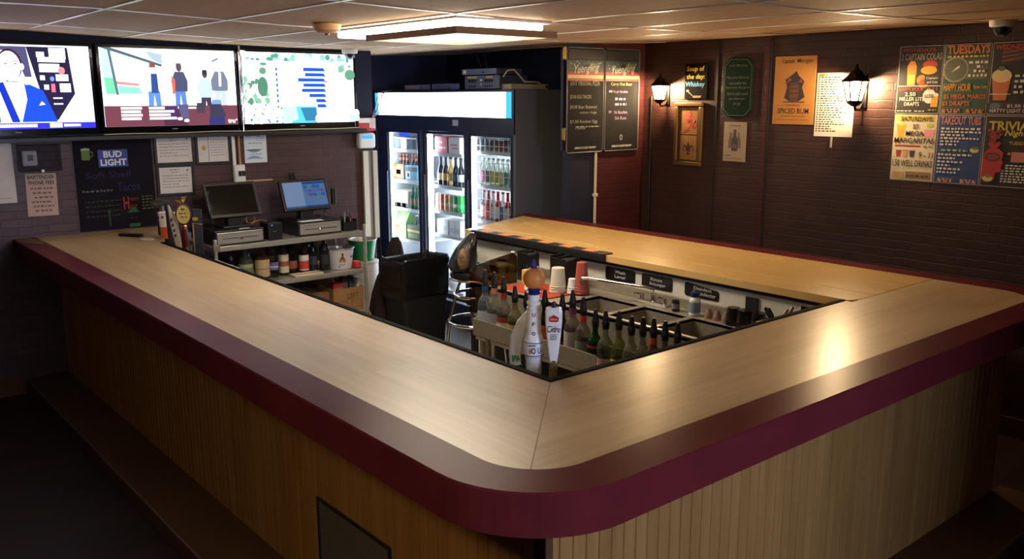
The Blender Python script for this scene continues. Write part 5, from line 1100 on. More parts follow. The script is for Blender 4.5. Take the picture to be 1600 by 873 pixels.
t = thing('cardboard_box', 'smaller plain cardboard box beside the printed box on the lowest shelf', 'box', (1.235, 4.10, Z3)); MB().box(0, .14, 0, .3, 0, .17).build('carton', noisy('cardboard_dark', (120, 88, 56), (138, 102, 66), 8, .8), t, bevel=.002); MB().box(.06, .08, -.0006, .29, .1701, .1706).build('tape', mat((160, 130, 90), .3), t)
for k, (x, z, c_) in enumerate(((1.02, .09, (222, 206, 130)), (1.07, .095, (120, 30, 40)), (1.12, .10, (226, 220, 190)), (1.16, .10, (228, 222, 196)), (1.12, .045, (226, 210, 150)), (1.17, .045, (176, 40, 44)), (1.07, .045, (60, 50, 60)))):
    o = thing('wine_bottle', '%s wine bottle lying with its foil end out on the lowest cart shelf' % ORD[k], 'bottle', (x, 4.10 - .02 * (z < .06), Z3 + z), 0, 'wine bottles lying on the cart'); o.rotation_euler = (-PI / 2, 0, 0)
    MB().lathe([(.013, .0), (.014, .07), (.03, .11), (.033, .12), (.033, .28)], n=12).build('bottle_body', dk, o); MB().lathe([(.0145, -.003), (.0150, .05)], n=12).build('foil', mat(c_, .4), o)
q = MB(); q.box(.98, 1.2, 4.30, 4.36, Z3 + .001, Z3 + .12); tag(q.build('bottle_crate', m_black, bevel=.004), 'black crate behind the wine bottles on the lowest cart shelf', 'crate')
for k in range(2): 
    bk = thing('wall_hook', ('hook nearer the outlet', 'hook nearer the cooler')[k] + ', one of two black hooks above the lit screen', 'hook', (1.315 + .03 * k, YT, 1.33)); MB().box(-.008, .008, -.012, 0, 0, .075).build('plate', m_black, bk, bevel=.002); MB().tube([(0, -.01, .06), (0, -.03, .03), (0, -.035, .01), (0, -.045, .02)], .004).build('prong', m_black, bk)

# ------------------------------------------------------------------ bins and stool by the bar opening
t = thing('trash_can', 'tall black trash can lined with a black bag in front of the cooler', 'trash can', (1.945, 3.725, 0))
def rrect(hx, hy, r_, n=5):
    o = []
    for cx, cy, a0 in ((hx - r_, hy - r_, 0), (-hx + r_, hy - r_, PI / 2), (-hx + r_, -hy + r_, PI), (hx - r_, -hy + r_, 1.5 * PI)):
        o += [(cx + r_ * math.cos(a0 + PI / 2 * i / n), cy + r_ * math.sin(a0 + PI / 2 * i / n)) for i in range(n + 1)]
    return o
def loft(mb, rings, m=0, smooth=True):
    n = len(rings[0])
    for A, B in zip(rings, rings[1:]): mb.add(A + B, [(i, (i + 1) % n, n + (i + 1) % n, n + i) for i in range(n)], m, smooth)
rings = []
for z, k in ((0, .82), (.02, .84), (.60, .96), (.60, .96)): rings.append([(x * k, y * k, z) for x, y in rrect(.225, .165, .04)])
q = MB(); loft(q, rings); q.add(rings[0], [tuple(range(len(rings[0]) - 1, -1, -1))]); q.build('bin', m_blackm, t)
r_ = random.Random(31); rings = []
base = rrect(.225, .165, .04, 9); n = len(base)
wob = [r_.uniform(-1, 1) for _ in range(n)]
for z, k, amp in ((.46, .965, .02), (.56, .985, .012), (.64, 1.0, .010), (.72, 1.02, .006), (.752, 1.03, .004), (.765, 1.0, .003), (.75, .95, .006), (.66, .88, .02), (.56, .84, .03)):
    rings.append([(x * k * (1 + amp * wob[i] * 1.6), y * k * (1 + amp * wob[(i + 3) % n] * 1.6), z + amp * .9 * wob[(i * 3) % n] + (.012 * math.sin(i * .5) if .7 < z else 0)) for i, (x, y) in enumerate(base)])
q = MB(); loft(q, rings); q.add(rings[-1], [tuple(range(n))]); q.build('bin_bag', m_bag, t)
t = thing('cloth_bundle', 'dark brown bulging cloth bundle between the steel cart and the trash can', 'cloth', (1.90, 4.06, 0))
r_ = random.Random(5); rings = []
for z, a_, b_, cx in ((0, .13, .14, -.02), (.10, .15, .16, -.01), (.25, .155, .16, -.02), (.42, .14, .14, .0), (.55, .12, .12, .03), (.64, .085, .10, .06), (.74, .07, .08, .07), (.82, .05, .06, .075), (.87, .025, .03, .08)):
    rings.append([(cx + a_ * math.cos(2 * PI * i / 22) * (1 + r_.uniform(-.05, .05)), b_ * math.sin(2 * PI * i / 22) * (1 + r_.uniform(-.05, .05)), z) for i in range(22)])
q = MB(); loft(q, rings); q.add(rings[-1], [tuple(range(22))]); q.add(rings[0], [tuple(range(21, -1, -1))]); q.build('cloth', noisy('dark_brown_cloth', (34, 22, 24), (46, 30, 30), 12, .8, .3, 0, .5), t)
t = thing('bar_stool', 'chrome bar stool with two foot rings behind the bottle rail', 'stool', (1.76, 2.70, 0))
for k in range(4):
    a = PI / 4 + k * PI / 2; q = MB(); q.tube([(.10 * math.cos(a), .10 * math.sin(a), .76), (.135 * math.cos(a), .135 * math.sin(a), .66), (.185 * math.cos(a), .185 * math.sin(a), .46), (.235 * math.cos(a), .235 * math.sin(a), .01)], .011); q.build('leg', m_chrome, t)
    MB().lathe([(.015, 0), (.016, .02)], (.235 * math.cos(a), .235 * math.sin(a), 0), 10).build('foot_cap', m_rubber, t)
MB().ring((0, 0, .655), .150, .011).build('foot_ring', m_chrome, t); MB().ring((0, 0, .465), .195, .012).build('foot_ring', m_chrome, t)
MB().lathe([(.10, .755), (.165, .765), (.175, .785), (.172, .815), (.15, .828), (0, .832)], n=32).build('seat', mat((18, 18, 20), .35), t); MB().ring((0, 0, .775), .174, .008).build('seat_band', m_chrome, t)
t = thing('backpack', 'small black bag with a brown camouflage patch heaped on the bar stool', 'bag', (1.675, 2.735, .832))
r_ = random.Random(9); rings = []
for z, a_, b_, cx in ((0, .085, .10, 0), (.03, .10, .11, 0), (.09, .09, .10, .015), (.15, .07, .08, .035), (.20, .05, .06, .065), (.235, .03, .04, .085), (.25, .012, .015, .09)):
    rings.append([(cx + a_ * math.cos(2 * PI * i / 20) * (1 + r_.uniform(-.07, .07)), b_ * math.sin(2 * PI * i / 20) * (1 + r_.uniform(-.07, .07)), z) for i in range(20)])
q = MB(); loft(q, rings); q.add(rings[-1], [tuple(range(20))]); q.add(rings[0], [tuple(range(19, -1, -1))]); q.build('bag', m_bag, t)
q = MB(); q.sphere((-.045, -.075, .085), .06, n=16, sc=(.8, .6, 1.35)); q.build('camouflage_patch', noisy('camouflage', (66, 50, 36), (140, 112, 80), 22, .8), t)
MB().tube([(-.08, -.06, .03), (-.075, -.085, .11), (-.02, -.075, .19), (.06, -.03, .235)], .007).build('strap', m_black, t)

# ------------------------------------------------------------------ sinks, speed rail and what stands on them
SX0, SX1 = 1.41, 1.903; ZS_ = .85
sk = thing('bar_sink', 'stainless three-bowl bar sink under the yellow-topped side of the bar', 'sink', (SX0, .30, 0))
y0, y1 = .0, 1.95                                       # local y from .30
q = MB(); bx0, bx1 = .05, .345
bowls = ((.20, .50), (.54, .84), (.88, 1.20))
def deck(xa, xb, ya, yb): q.box(xa, xb, ya, yb, ZS_ - .02, ZS_)
deck(0, bx0, 0, y1); deck(bx1, SX1 - SX0, 0, y1)
prev = 0
for a, b in bowls: deck(bx0, bx1, prev, a); prev = b
deck(bx0, bx1, prev, y1); q.box(0, .012, 0, y1, ZS_ - .36, ZS_ + .006)
q.build('deck', m_steel_d, sk, bevel=.003)
MB().box(-.004, .014, -.0, y1, ZS_ + .002, ZS_ + .010).build('front_rim', m_steel, sk, bevel=.003)
for a, b in bowls:
    q = MB(); q.box(bx0, bx1, a, b, ZS_ - .24, ZS_ - .235); q.box(bx0 - .003, bx0, a, b, ZS_ - .24, ZS_ - .001); q.box(bx1, bx1 + .003, a, b, ZS_ - .24, ZS_ - .001); q.box(bx0, bx1, a - .003, a, ZS_ - .24, ZS_ - .001); q.box(bx0, bx1, b, b + .003, ZS_ - .24, ZS_ - .001); q.build('bowl', m_steel_d, sk)
MB().box(SX1 - SX0 - .02, SX1 - SX0, 0, y1, ZS_, ZS_ + .055).build('backsplash', m_steel_d, sk, bevel=.003)
for x in (.04, .48):
    for y in (.03, y1 - .03): MB().lathe([(.018, 0), (.018, ZS_ - .03)], (x, y, 0), 12).build('leg', m_steel_d, sk)
fc = thing('faucet', 'chrome swing-spout faucet behind the bar sink', 'faucet', (1.835, 1.15, ZS_))
q = MB(); q.box(-.022, .022, -.11, .11, 0, .02); q.lathe([(.016, .02), (.014, .06)], (0, 0, 0), 14); q.build('body', m_chrome, fc, bevel=.004)
MB().tube([(0, 0, .055), (0, .0, .085), (-.03, .04, .095), (-.10, .22, .105), (-.15, .37, .112), (-.165, .405, .108), (-.17, .415, .085)], .009).build('spout', m_chrome, fc)
for y in (-.085, .085):
    q = MB(); q.lathe([(.014, .02), (.014, .045), (.010, .05)], (0, y, 0), 12); q.tube([(0, y, .045), (-.02, y, .05), (-.055, y + .01, .055)], .006); q.build('handle', m_chrome, fc)
def wsign(label, ya, yb, z0, z1, lines, cut=0.):
    ya = (ya + 2.0775) * .9883 - 2.0775; yb = (yb + 2.0775) * .9883 - 2.0775
    t = thing('sink_sign', label, 'sign', (1.9045, (ya + yb) / 2, (z0 + z1) / 2), RZ); w_, h_ = abs(ya - yb) / 2, (z1 - z0) / 2
    MB().prism([(-w_ + .01, -h_), (w_ - .01, -h_), (w_, -h_ + .01), (w_, h_ - .01 - cut), (w_ - .01, h_ - cut), (-w_ + .01, h_), (-w_, h_ - .01), (-w_, -h_ + .01)], 0, -.004, 'y').build('plate', m_black, t, bevel=.001)
    c = MB()
    for s_, a, b, zl, zh in lines: put_text(c, s_, a * w_, b * w_, zl * h_, zh * h_, -.0046, 0, .01)
    c.build('lettering', mat((200, 196, 188), .6), t)
wsign('black wash sign, first of the three on the white panel from the cups', 1.635, 1.393, .918, 1.0, [('Wash', -.35, .35, .15, .6), ('Lavar', -.35, .4, -.5, -.05)])
wsign('black rinse sign, middle of the three on the white panel', 1.34, 1.11, .920, 1.0, [('Rinse', -.4, .35, .15, .6), ('Enjuagar', -.45, .6, -.6, -.08)])
wsign('black disinfect sign with a sloping corner, nearest the black upright', 1.02, .787, .922, .998, [('Disinfect', -.45, .6, .1, .6), ('Desinfectar', -.5, .85, -.6, -.08)], .02)
# things along the sink ledge
t = bottle('pill_jar', 'white jar with a blue lid and pale label on the sink ledge', 'jar', (1.80, .83, ZS_), [(.026, 0), (.030, .006), (.030, .085), (.022, .102), (.022, .108)], m_white, mat((120, 140, 170), .6), (.02, .075), n=18); MB().lathe([(.025, .104), (.025, .126), (.022, .128)], n=18).build('lid', mat((24, 32, 84), .4), t)
t = bottle('small_jar', 'small dark jar between the faucet and the white jar', 'jar', (1.80, .96, ZS_), [(.02, 0), (.022, .005), (.022, .05), (.018, .06)], dk, mat((130, 126, 120), .6), (.015, .045), m_black, n=12)
for k in range(3): tag(MB().lathe([(.024, 0), (.022, .02), (.013, .045), (.010, .052)], (1.81, .745 - .055 * k, ZS_), 14).build('pourer_cone', mat((150, 120, 104), .3, .2)), '%s small cone cup from the white jar on the sink ledge' % ORD[k], 'cup', 'small cone cups on the ledge')
for k, (y, z, r_) in enumerate(((.56, .05, .048), (.49, .06, .055), (.41, .06, .05))):
    t = thing('bar_glass', '%s upturned dark glass from the cone cups on the sink ledge' % ORD[k], 'glass', (1.80, y + .02, ZS_), 0, 'upturned glasses on the ledge'); MB().lathe([(r_ * .85, 0), (r_ * .87, .002), (r_ * .7, .085), (r_ * .68, .09), (0, .09)], n=18, cap=False).build('bowl', glass((110, 100, 92), .14), t)
t = thing('storage_bin', 'cream bin full of dark bar tools at the end of the sink ledge', 'bin', (1.78, .30, ZS_ - .03))
q = MB(); rings = [[(x * k, y * k, z) for x, y in rrect(.075, .09, .03)] for z, k in ((0, .8), (.09, 1.0), (.094, 1.04), (.094, .94), (.012, .78))]; loft(q, rings); q.add(rings[-1], [tuple(range(24))]); q.add(rings[0], [tuple(range(23, -1, -1))]); q.build('tub', m_cream, t)
for k, (x, y, a, b) in enumerate(((-.02, .03, .4, .3), (.0, -.02, -.3, .5), (.03, .02, .2, -.4), (.01, .0, .6, .1))):
    o = thing('bar_tool', '%s dark bar tool sticking out of the cream bin' % ORD[k], 'bar tool', (1.78 + x, .30 + y, ZS_ + .0), 0, 'bar tools in the cream bin'); o.rotation_euler = (a, b, k); MB().lathe([(.006, 0), (.007, .10), (.011, .11), (.009, .15), (.004, .155)], n=8).build('tool', m_black if k % 2 else m_steel_d, o)
t = thing('notice_card', 'white notice card with a dark heading below the bar top', 'notice', (1.9045, .175, .94), RZ); MB().box(-.09, .07, -.002, 0, -.075, .07).build('card', m_paper, t)
c = MB(); c.rect(-.085, .055, .025, .05, -.0024, 0); r_ = random.Random(6)
for k in range(4): marks(c, -.08, .05, .005 - .02 * k, .006, -.0024, 1, rnd=r_)
c.build('printing', [m_black, GREY], t)
# drain board with orange mat and cups
tag(MB().box(1.42, 1.72, 1.62, 2.05, ZS_ + .0005, ZS_ + .008).build('bar_mat', noisy('orange_mat', (150, 50, 28), (170, 60, 32), 8, .6), bevel=.003), 'orange drink-ready bar mat on the drain board under the cups', 'mat')
def cup(label, x, y, r0, r1, h, m, z=ZS_ + .009, n_st=1, group=None, clear=None):
    t = thing('cup_stack', label, 'cups', (x, y, z), 0, group)
    MB().lathe([(r1, 0), (r1 + .003, .003), (r1, .008), (r0, h), (r0 * .9, h + .002), (0, h + .002)], n=22, cap=False).build('cup', m, t)
    for k in range(n_st): MB().ring((0, 0, .012 + .012 * k), r1 - (r1 - r0) * (.012 + .012 * k) / h + .002, .0022, 0, 22, 6).build('cup_rim', m, t)
    return t
cup('tall translucent white stack of cups on the orange mat', 1.62, 1.71, .038, .050, .145, mat((206, 200, 176), .35), n_st=3); cup('small white stack of cups beside the orange stack', 1.66, 1.63, .022, .030, .085, m_white, n_st=3)
t = cup('stack of orange plastic cups on the orange mat', 1.70, 1.59, .030, .046, .185, mat((172, 82, 64), .3), n_st=4); MB().lathe([(.0445, .012), (.038, .10)], n=22, cap=False).build('printed_band', mat((150, 96, 70), .4), t)
cup('white stack of cups hidden behind the orange-ball tap handle', 1.55, 1.86, .036, .048, .10, m_white, n_st=2)
def caddy(label, x, y, z, w, d, h):
    t = thing('bar_caddy', label, 'caddy', (x, y, z)); q = MB(); q.box(-w / 2, w / 2, -d / 2, -d / 2 + .004, 0, h * .9); q.box(-w / 2, w / 2, d / 2 - .004, d / 2, 0, h); q.box(-w / 2, -w / 2 + .004, -d / 2, d / 2, 0, h * .95); q.box(w / 2 - .004, w / 2, -d / 2, d / 2, 0, h * .95); q.box(-w / 2, w / 2, -d / 2, d / 2, 0, .004); q.box(-w / 2, w / 2, -.002, .002, 0, h); q.build('holder', m_black, t, bevel=.002); MB().box(-w / 2 + .01, w / 2 - .01, -d / 2 + .008, -.006, .004, h * .92).build('straws', mat((30, 30, 32), .5), t); return t
caddy('tall black straw caddy nearest the stool on the drain board', 1.74, 2.12, ZS_, .10, .10, .19); caddy('wide black napkin caddy between the white and orange cups', 1.76, 1.80, ZS_ + .009, .12, .14, .19)
tag(MB().box(1.60, 1.68, 1.95, 2.02, ZS_ + .009, ZS_ + .10).build('yellow_box', mat((222, 180, 84), .5), bevel=.003), 'small yellow box on the orange mat behind the bottles', 'box')
bottle('spray_bottle', 'clear bottle with a white cap standing by the white panel near the stool', 'bottle', (1.855, 2.41, ZS_), [(.036, 0), (.038, .01), (.036, .06), (.016, .12), (.012, .13)], glass((222, 214, 200), .12), None, cap=m_white, n=18)
t = thing('side_shelf', 'small steel shelf at the stool end of the drain board', 'shelf', (1.80, 2.28, ZS_ - .02)); MB().box(-.14, .10, 0, .18, 0, .018).build('shelf_board', m_steel_d, t, bevel=.003)
for x in (-.1, .07): MB().lathe([(.014, -ZS_ + .02), (.014, .0)], (x, .15, 0), 10).build('leg', m_steel_d, t)
o = bottle('label_bottle', 'small white-labelled box bottle at the stool end by the bracket', 'bottle', (1.74, 2.385, ZS_), [(.04, 0), (.042, .01), (.042, .07), (.03, .09)], m_white, mat((80, 84, 110), .5), (.01, .05), m_black, n=16)
t = thing('splash_guard', 'dark see-through splash guard with rounded corners at the end of the bottle rail', 'guard', (1.30, 2.10, .60)); q = MB(); q.prism([(-.04, .11), (.33, .11), (.33, .42), (.30, .445), (.01, .405), (-.03, .39), (-.04, .37)], 0, .006, 'y'); q.build('panel', m_acryl, t)
MB().box(.0, .30, .006, .02, .10, .13).build('bracket', m_steel_d, t)
# speed rail
RX, RZ0 = 1.20, .61
t = thing('speed_rail', 'long steel speed rail holding liquor bottles in front of the sink', 'bottle rail', (RX, .97, RZ0))
q = MB(); q.box(0, .004, 0, 1.03, -.005, .10); q.box(0, .13, 0, 1.03, -.005, 0); q.box(.126, .13, 0, 1.03, 0, .12); q.box(.004, .126, 1.026, 1.03, 0, .10); q.build('trough', m_steel_d, t, bevel=.001)
q = MB(); q.box(.126, .186, .05, .09, .06, .10); q.box(.126, .186, .9, .94, .06, .10); q.build('hanger', m_steel_d, t)
for y in (.06, .97): MB().lathe([(.016, -RZ0), (.016, -.005)], (.065, y, 0), 12).build('leg', m_steel_d, t)
t = thing('speed_rail', 'shorter low-fronted speed rail nearest the corner tap handles', 'bottle rail', (RX + .005, .16, RZ0))
q = MB(); q.box(0, .004, 0, .80, -.005, .045); q.box(0, .13, 0, .80, -.005, 0); q.box(.126, .13, 0, .80, 0, .12); q.build('trough', m_steel_d, t, bevel=.001); 
q = MB(); q.box(.126, .186, .05, .09, .06, .10); q.box(.126, .186, .7, .74, .06, .10); q.build('hanger', m_steel_d, t)
for y in (.06, .74): MB().lathe([(.016, -RZ0), (.016, -.005)], (.065, y, 0), 12).build('leg', m_steel_d, t)
SPD = [(.036, 0), (.040, .008), (.040, .155), (.034, .185), (.018, .212), (.0145, .235), (.0145, .265), (.0165, .267), (.0165, .278)]
SQ = [(.040, 0), (.043, .008), (.043, .13), (.037, .158), (.018, .188), (.0145, .208), (.0145, .238), (.0165, .24), (.0165, .25)]
def C(*a): return mat(a, .5)
rail = [  # y, profile scale, glass, label list, liquid, neck colour, label
 (1.965, SPD, 1.13, glass((214, 222, 226), .14), [(C(170, 176, 186), .05, .13)], (water, .10), C(40, 74, 120), 'clear frosted bottle with a blue neck'),
 (1.875, SPD, 1.13, glass((220, 220, 214), .14), [(C(150, 150, 152), .06, .13)], (water, .12), C(196, 130, 90), 'clear frosted bottle with an orange neck'),
 (1.790, SPD, 1.08, glass((214, 206, 200), .12), [(C(206, 196, 184), .02, .13), (C(150, 60, 50), .10, .13)], (glass((200, 170, 140), .04), .12), C(170, 36, 40), 'bottle with a red collar and a white label'),
 (1.690, SQ, 1.05, glass((206, 200, 160), .12), [(C(186, 160, 100), .02, .11)], (glass((190, 170, 110), .04), .10), None, 'round-shouldered bottle with a tan label'),
 (1.590, SQ, 1.0, glass((200, 210, 190), .12), [(C(170, 176, 150), .03, .10)], (water, .08), None, 'squat pale bottle behind the curved tap handle'),
 (1.435, SPD, 1.02, glass((70, 84, 60), .12), [(C(196, 100, 56), .07, .16)], (C(50, 44, 34), .13), None, 'dark bottle with an orange label'),
 (1.295, SPD, 1.02, glass((120, 60, 60), .12), [(C(130, 40, 50), .02, .10)], (C(120, 30, 44), .12), None, 'bottle of deep red liqueur'),
 (1.215, SPD, 1.14, glass((214, 200, 200), .12), [(C(186, 176, 160), .05, .15)], (C(150, 44, 70), .05), C(130, 50, 100), 'pale bottle with a purple neck and pink dregs'),
 (1.135, SPD, 1.05, glass((206, 204, 196), .12), [(C(120, 130, 120), .05, .13), (C(190, 90, 60), .03, .05)], (C(170, 70, 50), .04), C(206, 70, 40), 'bottle with an orange neck and a printed label'),
 (1.045, SQ, .98, glass((40, 140, 60), .12), [(C(190, 186, 150), .02, .085), (C(180, 44, 44), .12, .135)], (glass((40, 130, 60), .05), .12), None, 'green gin bottle with a cream label'),
 (.972, SQ, 1.0, glass((200, 206, 176), .12), [(C(186, 150, 130), .02, .08)], (water, .07), None, 'clear bottle with a pinkish label'),
 (.880, SPD, .95, glass((196, 200, 150), .12), [(C(190, 170, 90), .03, .10)], (glass((200, 180, 110), .05), .08), None, 'clear bottle with a yellow label'),
 (.795, SQ, 1.02, glass((206, 208, 190), .12), [(C(196, 186, 156), .02, .09)], (water, .09), None, 'wide clear bottle with a cream label'),
 (.720, SPD, .95, glass((200, 200, 180), .12), [(C(180, 176, 160), .04, .12)], (water, .10), None, 'slim clear bottle next to the wide one'),
 (.652, SPD, .98, glass((190, 130, 100), .12), [(C(170, 80, 50), .04, .12)], (C(160, 80, 40), .10), C(190, 84, 44), 'bottle with a burnt orange neck'),
 (.580, SPD, .98, glass((180, 180, 170), .12), [(C(150, 150, 140), .04, .12)], (water, .10), None, 'second bottle from the corner end of the rail'),
 (.505, SPD, 1.0, glass((120, 116, 110), .12), [(C(120, 110, 100), .04, .12)], (water, .10), None, 'last bottle at the corner end of the rail')]
for y, pr, sc, gl, labs, lq, neck, lb in rail:
    t = bottle('liquor_bottle', lb + ' in the speed rail', 'bottle', (1.268, y, RZ0 + .001), pr, gl, [(m_, a * sc, b * sc) for m_, a, b in labs], (0, 1), None, 18, lq, 'bottles in the speed rail', sc, labr=max(r_ for r_, z_ in pr) * sc)
    zt = pr[-1][1] * sc
    MB().lathe([(.0175, zt - .022), (.0185, zt - .006), (.0205, zt + .004), (.019, zt + .014), (.0165, zt + .022), (.0105, zt + .062), (.008, zt + .072), (.006, zt + .074)], n=14).build('pourer', mat((16, 16, 17), .4), t)
    if neck: MB().lathe([(.0175 * sc, zt - .055), (.0178 * sc, zt - .021)], n=14, cap=False).build('neck_band', neck, t)

# ------------------------------------------------------------------ rail mat on the far side
t = thing('rail_mat', 'black rubber bar mat with orange squares along the yellow-topped side of the bar', 'mat', (1.80, 0, 0))
MB().box(.045, .13, 1.56, 2.86, ZT + .0005, ZT + .009).build('mat_top', mat((20, 19, 18), .55), t, bevel=.002); MB().box(.045, .069, 1.56, 2.86, ZT - .036, ZT + .0005).build('mat_lip', mat((18, 17, 17), .5), t, bevel=.002)
for k in range(6):
    y = 1.66 + .205 * k; MB().prism([(.058, y), (.122, y), (.122, y + .10), (.058, y + .10)], ZT + .0091, ZT + .0102).build('orange_square', mat((206, 126, 74), .6), t)
# ------------------------------------------------------------------ tap handles
def tap_tower(name, label, x, y, w, d, h, z=.0):
    t = thing(name, label, 'beer tower', (x, y, z)); MB().box(-w / 2, w / 2, -d / 2, d / 2, 0, h).build('column', m_black, t, bevel=.01); return t
tap_tower('beer_tower', 'black beer tower below the tap handles at the near corner of the opening', .17, .24, .2, .38, .86)
tap_tower('beer_tower', 'black beer tower below the tap handles at the television end', .17, 3.70, .2, .70, .88)
def ferrule(t, z): MB().lathe([(.009, z - .09), (.009, z - .02), (.013, z - .015), (.013, z)], n=14).build('ferrule', m_chrome, t)
wg = mat((232, 230, 230), .22)
# tall white handle with an orange on top
t = thing('tap_handle', 'tall white tap handle topped by an orange ball with blue leaves', 'tap handle', (.15, .255, .965)); ferrule(t, 0.0)
MB().lathe([(.021, 0), (.027, .004), (.029, .09), (.031, .105), (.036, .115), (.037, .165), (.033, .18), (.0275, .195), (.025, .285), (.026, .292), (.021, .297), (.026, .305), (.026, .312), (.020, .318), (.022, .345)], n=28).build('handle_body', wg, t)
q = MB(); nav = mat((36, 40, 96), .4)
for z in (.118, .166): q.ring((0, 0, z), .0372, .0016, 0, 28, 6)
q.build('blue_ring', nav, t)
fr_ = math.atan2(-(-1.9007 - .15), -(-2.0775 - .255) * -1) if False else 0.0
va = math.atan2(-1.9007 - .15, -(-2.0775 - .255))       # angle of the side facing the room's near corner, measured from -y towards +x
def wraptext(mb, s_, r_, z0, z1, a0, wid, m=0, bold=.02):
    vs, fs = glyphs(s_, bold); ax = min(v.x for v in vs); bx = max(v.x for v in vs); ay = min(v.y for v in vs); by = max(v.y for v in vs)
    o = []
    for v in vs:
        s = ((v.x - ax) / max(bx - ax, 1e-6) - .5) * wid; z = z0 + (v.y - ay) / max(by - ay, 1e-6) * (z1 - z0); a = a0 + s / r_; o.append((r_ * math.sin(a), -r_ * math.cos(a), z))
    mb.add(o, fs, m)
q = MB(); wraptext(q, 'U', .0276, .262, .276, va, .012); wraptext(q, 'F', .0282, .228, .242, va, .011); wraptext(q, 'O', .030, .193, .207, va, .013); wraptext(q, '-O U-', .0378, .126, .15, va + .25, .05); wraptext(q, 'WHITE', .0378, .153, .160, va - .2, .03)
q.build('lettering', nav, t)
q = MB(); q.add([((.0379) * math.sin(va - .35 + .13 * math.cos(k)), -.0379 * math.cos(va - .35 + .13 * math.cos(k)), .136 + .011 * math.sin(k)) for k in [2 * PI * i / 16 for i in range(16)]], [tuple(range(16))]); q.build('orange_dot', mat((226, 150, 96), .5), t)
MB().lathe([(.022, .340), (.027, .348), (.020, .352), (.026, .358), (.020, .363)], n=20).build('blue_collar', mat((36, 40, 110), .35), t)
MB().sphere((0, 0, .398), .040, n=28).build('orange_ball', noisy('orange_skin', (206, 128, 60), (214, 138, 68), 60, .45, .4, 0, .05), t)
q = MB()
for k in range(8):
    a = 2 * PI * k / 8; q.add([(.006 * math.cos(a - .6), .006 * math.sin(a - .6), .434), (.02 * math.cos(a - .25), .02 * math.sin(a - .25), .438), (.030 * math.cos(a), .030 * math.sin(a), .446), (.02 * math.cos(a + .25), .02 * math.sin(a + .25), .438), (.006 * math.cos(a + .6), .006 * math.sin(a + .6), .434)], [(0, 1, 2, 3, 4)])
q.lathe([(.012, .432), (.010, .445), (.004, .462), (.001, .468)], n=10); q.build('blue_leaves', mat((40, 44, 130), .4), t)
# curved white handle
t = thing('tap_handle', 'curved white tap handle with green lettering beside the orange-ball handle', 'tap handle', (.14, .345, 1.005)); ferrule(t, 0.0)
MB().tube([(0, 0, .0), (-.002, .004, .06), (.003, -.001, .12), (.018, -.016, .175), (.038, -.036, .212), (.054, -.052, .224)], [.021, .022, .023, .022, .018, .013], 0, 20).build('handle_body', wg, t); MB().lathe([(.019, -.012), (.022, -.010), (.0225, .018), (.021, .02)], n=20).build('green_base', mat((20, 40, 36), .3), t)
va2 = math.atan2(-1.9007 - .14, 2.0775 + .345); q = MB(); wraptext(q, 'IPA', .0234, .034, .06, va2 + .1, .034, 0, .03); q.build('lettering', mat((40, 130, 60), .5), t); bpy.context.view_layer.update()
# white cider handle
t = thing('tap_handle', 'flat white cider tap handle tapering to a gold foot', 'tap handle', (.165, .165, 1.0)); ferrule(t, -.005)
hp = [(.017, 0, 0), (.016, .015, 0), (.018, .05, 1), (.020, .10, 1), (.026, .17, 1), (.030, .22, 1), (.031, .255, 1), (.027, .268, 1), (.018, .272, 1)]
def slab(mb, prof, dz, m, yk=.42, ang=0.):
    rings = []
    for r_, z in prof: rings.append([(r_ * math.cos(a) * (abs(math.cos(a)) ** -.35 if abs(math.cos(a)) > .2 else 1.2) if False else r_ * math.copysign(abs(math.cos(a)) ** .6, math.cos(a)), yk * r_ * math.copysign(abs(math.sin(a)) ** .6, math.sin(a)), z) for a in [2 * PI * i / 24 for i in range(24)]])
    for A, B in zip(rings, rings[1:]): mb.add(A + B, [(i, (i + 1) % 24, 24 + (i + 1) % 24, 24 + i) for i in range(24)], m, True)
    mb.add(rings[-1], [tuple(range(24))], m); mb.add(rings[0], [tuple(range(23, -1, -1))], m)
q = MB(); slab(q, [(.014, .075), (.018, .10), (.025, .16), (.030, .215), (.031, .255), (.028, .268), (.018, .272)], 0, 0); slab(q, [(.0125, .0), (.0135, .03), (.014, .076)], 0, 0)
ob = q.build('handle_body', wg, t); va3 = math.atan2(-1.9007 - .165, 2.0775 + .165); 
q = MB(); slab(q, [(.016, -.002), (.0155, .02), (.0155, .05), (.0145, .068), (.006, .085)], 0, 0, .55); o2 = q.build('gold_foot', noisy('gold_flake', (120, 88, 40), (206, 180, 120), 120, .3, .5, .6), t)
q = MB(); q.prism([(-.016, .222), (-.010, .220), (.010, .220), (.016, .222), (.018, .236), (.010, .240), (.0, .246), (-.010, .240), (-.018, .236)], -.0142, -.0130, 'y'); o3 = q.build('red_crest', mat((170, 36, 40), .4), t)
q = MB(); put_text(q, 'Cidre', -.024, .024, .182, .206, -.0138, 0, .0, .3, .0); r_ = random.Random(4)
for k in range(4): marks(q, -.012, .012, .172 - .006 * k, .003, -.0128, 0, rnd=r_, wl=(.004, .008))
o4 = q.build('lettering', mat((30, 28, 30), .5), t)
q = MB(); put_text(q, 'STELLA', -.012, .012, .227, .232, -.0146, 0, .02); o6 = q.build('crest_lettering', mat((230, 220, 210), .5), t)
for o in (ob, o2, o3, o4, o6): o.rotation_euler = (0, 0, va3)
tp = MB().lathe([(.010, .270), (.010, .278), (.007, .290), (.003, .292)], n=12).build('cap', m_black, t)
